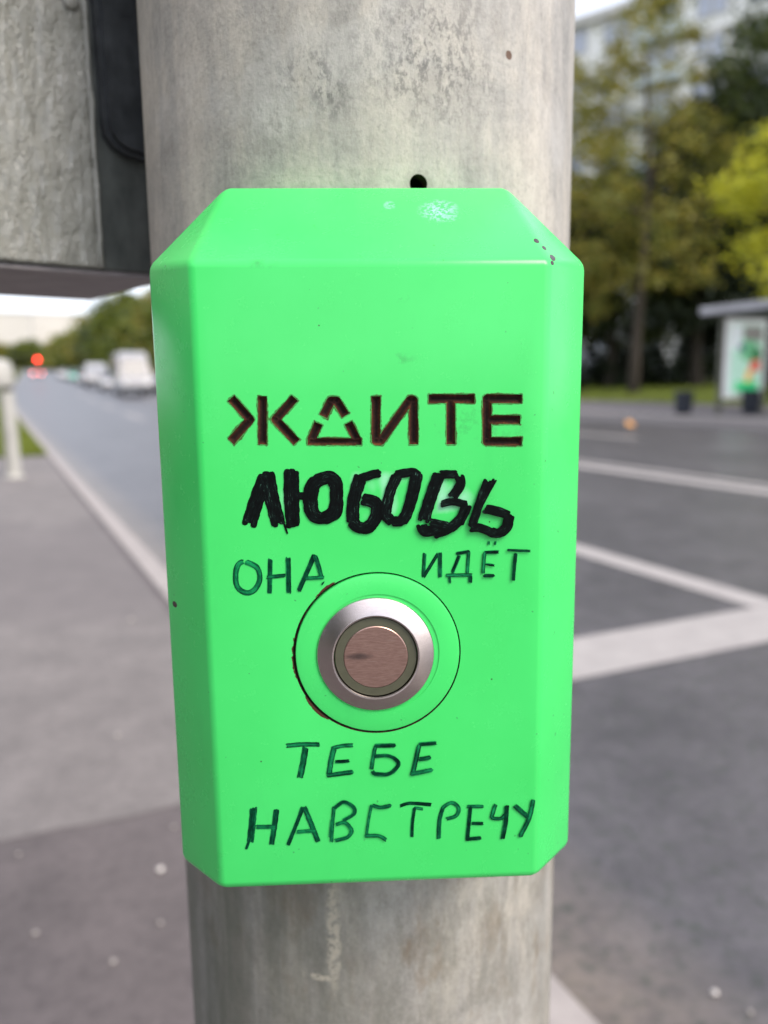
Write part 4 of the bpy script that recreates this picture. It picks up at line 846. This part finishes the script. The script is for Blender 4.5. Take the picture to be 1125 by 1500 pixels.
def resample(Q, step):
    Q = [Vector(q) for q in Q]
    if len(Q) > 2:
        out = []
        for i in range(len(Q) - 1):
            p0 = Q[max(i - 1, 0)]; p1 = Q[i]; p2 = Q[i + 1]; p3 = Q[min(i + 2, len(Q) - 1)]
            if i == 0 and (Q[0] - Q[-1]).length < 1.5e-3: p0 = Q[-2]
            n = max(2, int((p2 - p1).length / step))
            for k in range(n):
                s = k / n; out.append(0.5 * ((2 * p1) + (p2 - p0) * s + (2 * p0 - 5 * p1 + 4 * p2 - p3) * s * s + (3 * p1 - p0 - 3 * p2 + p3) * s ** 3))
        out.append(Q[-1]); return out
    n = max(2, int((Q[1] - Q[0]).length / step)); return [Q[0].lerp(Q[1], k / n) for k in range(n + 1)]
def ribbon(bm, uvl, Q, wd, y, rs, jit=0.10, step=0.00035, off=0.0, smooth=True, u0=0.0, ends=True):
    pts = resample(Q, step) if smooth else [Vector(Q[0]).lerp(Vector(Q[1]), k / 12) for k in range(13)]
    prev = None; L = 0.0; n = len(pts); tot = sum((pts[i + 1] - pts[i]).length for i in range(n - 1)); w1 = rs.uniform(0.9, 1.1); ph = rs.uniform(0, 6)
    for i, p in enumerate(pts):
        d = (pts[min(i + 1, n - 1)] - pts[max(i - 1, 0)]).normalized(); nn = Vector((-d.y, d.x))
        if i: L += (p - pts[i - 1]).length
        e = min(L, tot - L) / (wd * 0.5); endf = math.sqrt(max(0.0, 1 - (1 - min(e, 1)) ** 2)) if ends else 1; endf = 0.35 + 0.65 * endf
        wl = wd / 2 * w1 * endf * (1 + jit * math.sin(L * 2600 + ph) + rs.uniform(-jit, jit) * 0.9); wr = wd / 2 * w1 * endf * (1 + jit * math.sin(L * 1900 + ph * 2) + rs.uniform(-jit, jit) * 0.9)
        c = p + nn * off; yy = y - 2.0e-7 * i
        a = bm.verts.new((c.x + nn.x * wl, yy, c.y + nn.y * wl)); m_ = bm.verts.new((c.x, yy, c.y)); b = bm.verts.new((c.x - nn.x * wr, yy, c.y - nn.y * wr)); u = (L + u0) * 1000
        if prev:
            for (q, uq) in (((prev[0], prev[1], m_, a), ((prev[3], 1), (prev[3], 0), (u, 0), (u, 1))), ((prev[1], prev[2], b, m_), ((prev[3], 0), (prev[3], -1), (u, -1), (u, 0)))):
                fc = bm.faces.new(q)
                for lp, (uu, vv) in zip(fc.loops, uq): lp[uvl].uv = (uu, vv)
        prev = (a, m_, b, u)
# exact distance to the carved strokes: rust bleeding outside the groove edges, rusty hollow floor inside
HW = GW / 2
def sdf(L, li, X, Z):
    best = np.full(X.shape, 1.0)
    for si, poly in enumerate(L):
        Q = np.array([(a * mm, b_ * mm) for a, b_ in poly]); hw = HW * (0.8 if (li == 1 and si == 2) else 1)
        for i in range(len(Q) - 1):
            d = Q[i + 1] - Q[i]; ln = np.hypot(*d); d = d / ln; rx, rz = X - Q[i][0], Z - Q[i][1]
            tt = rx * d[0] + rz * d[1]; pp = np.abs(-rx * d[1] + rz * d[0]) - hw; ee = np.maximum(-tt, tt - ln)
            s_ = np.where((pp > 0) & (ee > 0), np.hypot(np.maximum(pp, 0), np.maximum(ee, 0)), np.maximum(pp, ee)); best = np.minimum(best, s_)
            if i: best = np.minimum(best, np.hypot(rx, rz) - hw)
    return best
def grid_mesh(name, L, li, keep, yfun, ufun, mat, cell=0.00011):
    A_ = np.array([p for poly in L for p in poly]) * mm; lo = A_.min(0) - 0.0025; hi = A_.max(0) + 0.0025
    xs = np.arange(lo[0], hi[0], cell); zs = np.arange(lo[1], hi[1], cell); Xg, Zg = np.meshgrid(xs, zs, indexing='ij'); S = sdf(L, li, Xg, Zg)
    ok = keep(S); q = ok[:-1, :-1] & ok[1:, :-1] & ok[1:, 1:] & ok[:-1, 1:]; idx = -np.ones(S.shape, int); ii, jj = np.nonzero(q)
    used = np.zeros(S.shape, bool)
    for a_, b_ in ((0, 0), (1, 0), (1, 1), (0, 1)): used[ii + a_, jj + b_] = True
    idx[used] = np.arange(used.sum()); V = np.stack([Xg[used], yfun(S[used]), Zg[used]], 1); F = np.stack([idx[ii, jj], idx[ii + 1, jj], idx[ii + 1, jj + 1], idx[ii, jj + 1]], 1)
    o = pyobj(name, V.tolist(), F.tolist(), mat, T, True); uvs = o.data.uv_layers.new(name='UVMap'); vals = ufun(S[used])
    lv = np.zeros(len(o.data.loops), int); o.data.loops.foreach_get('vertex_index', lv)
    uvs.data.foreach_set('uv', np.stack([np.zeros(len(lv)), vals[lv]], 1).ravel()); return o
for li, L in enumerate(ENGRAVED):
    grid_mesh('rust_edge', L, li, lambda S: (S > -0.00001) & (S < 0.0011), lambda S: np.full(S.shape, -3.5e-5), lambda S: np.clip(S / 0.0010, 0, 1), HALO)
    grid_mesh('carved_letter', L, li, lambda S: S < -0.00003, lambda S: 0.00035 + 0.00075 * np.sqrt(np.clip(-S / HW, 0, 1)), lambda S: np.clip(-S / HW, 0, 1), FLOOR)
def write(words, mat, name, passes, jit, seed, fat=1.0):
    rs = random.Random(seed); y = -8e-5
    for L in words:
        bm = bmesh.new(); uvl = bm.loops.layers.uv.new('UVMap')
        for poly, wd in L:
            wd *= mm * fat; Q = [(a * mm, b * mm) for a, b in poly]
            for (fw, off) in passes:
                y -= 0.9e-5; j = [(a + rs.uniform(-1, 1) * wd * 0.05, b + rs.uniform(-1, 1) * wd * 0.05) for a, b in Q]
                e0 = (Vector(j[0]) - Vector(j[1])).normalized() * wd * rs.uniform(-0.12, 0.16); j[0] = tuple(Vector(j[0]) + e0)
                e1 = (Vector(j[-1]) - Vector(j[-2])).normalized() * wd * rs.uniform(-0.12, 0.16); j[-1] = tuple(Vector(j[-1]) + e1)
                ribbon(bm, uvl, j, wd * fw, y, rs, jit, off=off * wd, u0=rs.uniform(0, 1))
        obj(name, bm, mat, T)
write(BLACK, INK_BLACK, 'black_letter', [(0.42, -0.30), (0.42, 0.30), (0.5, 0.0), (0.4, -0.16)], 0.07, 3, 1.16)
PS = [(0.34, -0.33), (0.34, 0.33), (0.62, 0.0)]
write(INK_A, INK_GREEN, 'handwritten_letter', PS, 0.06, 4, 1.06)
write(INK_B, INK_DARK, 'handwritten_letter', PS, 0.07, 5)
write(INK_C, INK_DARK, 'handwritten_letter', PS, 0.10, 6)
write(INK_D, INK_GREEN, 'handwritten_letter', PS, 0.10, 7)
write(INK_E, INK_DARK, 'handwritten_letter', PS, 0.08, 8)

# round green cover plate, steel bezel, button
bm = bmesh.new(); lathe(bm, [(0.0160, 0.0), (0.0160, 0.00025), (0.0208, 0.00025), (0.02115, 0.00012), (0.0213, -0.0002), (0.0213, -0.0024), (0.0160, -0.0024), (0.0160, 0.0)][::-1], 160, 'Y')
cp = obj('cover_plate', bm, GREEN, T, True, 30)
cp.data.transform(Matrix.Translation((CBX + 0.00018, 0, CBZ)))
BP = empty('button', (0, 0, 0)); BP.parent = T; BP.location = (CBX - 0.0004, 0.0, CBZ)
bm = bmesh.new(); lathe(bm, [(0.0152, -0.002), (0.0152, 0.0006), (0.01505, 0.00085), (0.0114, 0.0030), (0.0112, 0.00306), (0.01085, 0.0030), (0.0107, 0.0027), (0.0107, -0.002), (0.0152, -0.002)][::-1], 160, 'Y'); obj('bezel', bm, STEEL, BP, True, 22)
bm = bmesh.new(); lathe(bm, [(0.01065, 0.0003), (0.0060, 0.0003), (0.0, 0.0003)], 64, 'Y'); obj('gap', bm, BLACKGAP, BP)
bm = bmesh.new(); lathe(bm, [(0.01048, 0.0004), (0.01048, 0.0022), (0.0104, 0.0023), (0.0083, 0.0024), (0.0083, 0.0010)][::-1], 128, 'Y'); obj('light_ring', bm, OLIVE, BP, True, 30)
bm = bmesh.new(); lathe(bm, [(0.0082, 0.0005), (0.0082, 0.0024), (0.0080, 0.00255), (0.0, 0.00262)][::-1], 128, 'Y'); obj('push_cap', bm, DISC, BP, True, 30)

# ------------------------------------------------------------------ grey metal cabinet on the left
CA = R_(90 - 51)   # direction of its front edge, world angle
t = empty('metal_cabinet', (-0.104, 0.345, 1.0465), CA); tag(t, 'grey metal cabinet with thick brushed paint at the upper left behind the pole', 'cabinet')
# local: +X towards the pole, +Y to the back
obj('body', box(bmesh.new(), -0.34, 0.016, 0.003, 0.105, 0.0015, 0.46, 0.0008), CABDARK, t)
obj('underside', box(bmesh.new(), -0.34, 0.016, 0.004, 0.104, -0.0005, 0.0013), CABUNDER, t)
bm = bmesh.new()
# painted front sheet with a soft, uneven edge, real relief
nx, nz = 150, 230; x0, x1, z0, z1 = -0.34, -0.0140, 0.0018, 0.46
from mathutils import noise as mn
grid = []
for i in range(nx + 1):
    row = []
    for j in range(nz + 1):
        x = x0 + (x1 - x0) * (i / nx) ** 0.6; z = z0 + (z1 - z0) * (j / nz) ** 1.8
        hgt = 0.0016 + 0.0008 * mn.noise((x * 190, 3.1, z * 75)) + 0.0006 * mn.noise((x * 430, 1.1, z * 190))
        e = min(1, (x1 - x) / 0.0035, (z - z0) / 0.0015); hgt *= math.sqrt(max(0, 1 - (1 - e) ** 2))
        xe = x + (0.0006 * mn.noise((0, 5, z * 90)) if i == nx else 0)
        row.append(bm.verts.new((xe, 0.003 - hgt, z)))
    grid.append(row)
for i in range(nx):
    for j in range(nz): bm.faces.new((grid[i][j], grid[i + 1][j], grid[i + 1][j + 1], grid[i][j + 1]))
bmesh.ops.recalc_face_normals(bm, faces=bm.faces)
obj('front_sheet', bm, CABPAINT, t, True)
bm = bmesh.new(); zz = [0.002 + 0.0065 * i for i in range(0, 62)]
tube(bm, [(-0.0136 + 0.0005 * mn.noise((1, 2, z * 70)), 0.0022, z) for z in zz], [0.0011 + 0.0005 * mn.noise((4, 2, z * 110)) for z in zz], 8); obj('weld_bead', bm, CABPAINT, t, True)
bm = bmesh.new(); prof = [(0.014, 0.44), (-0.0118, 0.44), (-0.0112, 0.12), (-0.0106, 0.062), (-0.0100, 0.0545), (-0.0065, 0.0500), (-0.002, 0.0478), (0.014, 0.0455)]
a = [bm.verts.new((x, -0.0035, z)) for x, z in prof]; b = [bm.verts.new((x, 0.0028, z)) for x, z in prof]; bm.faces.new(a); bm.faces.new(b[::-1])
for i in range(len(prof)): bm.faces.new((a[i], b[i], b[(i + 1) % len(prof)], a[(i + 1) % len(prof)]))
bmesh.ops.recalc_face_normals(bm, faces=bm.faces); bmesh.ops.bevel(bm, geom=[e for e in bm.edges if all(v.co.y < 0 for v in e.verts)], offset=0.0022, segments=4, affect='EDGES')
obj('bracket', bm, BRACK, t, True, 40)
bm = bmesh.new(); bmesh.ops.create_uvsphere(bm, u_segments=16, v_segments=10, radius=0.0032)
for v in bm.verts: v.co.y *= 0.6
o = obj('rivet', bm, CABPAINT, t, True); o.location = (-0.0195, 0.0005, 0.1015)
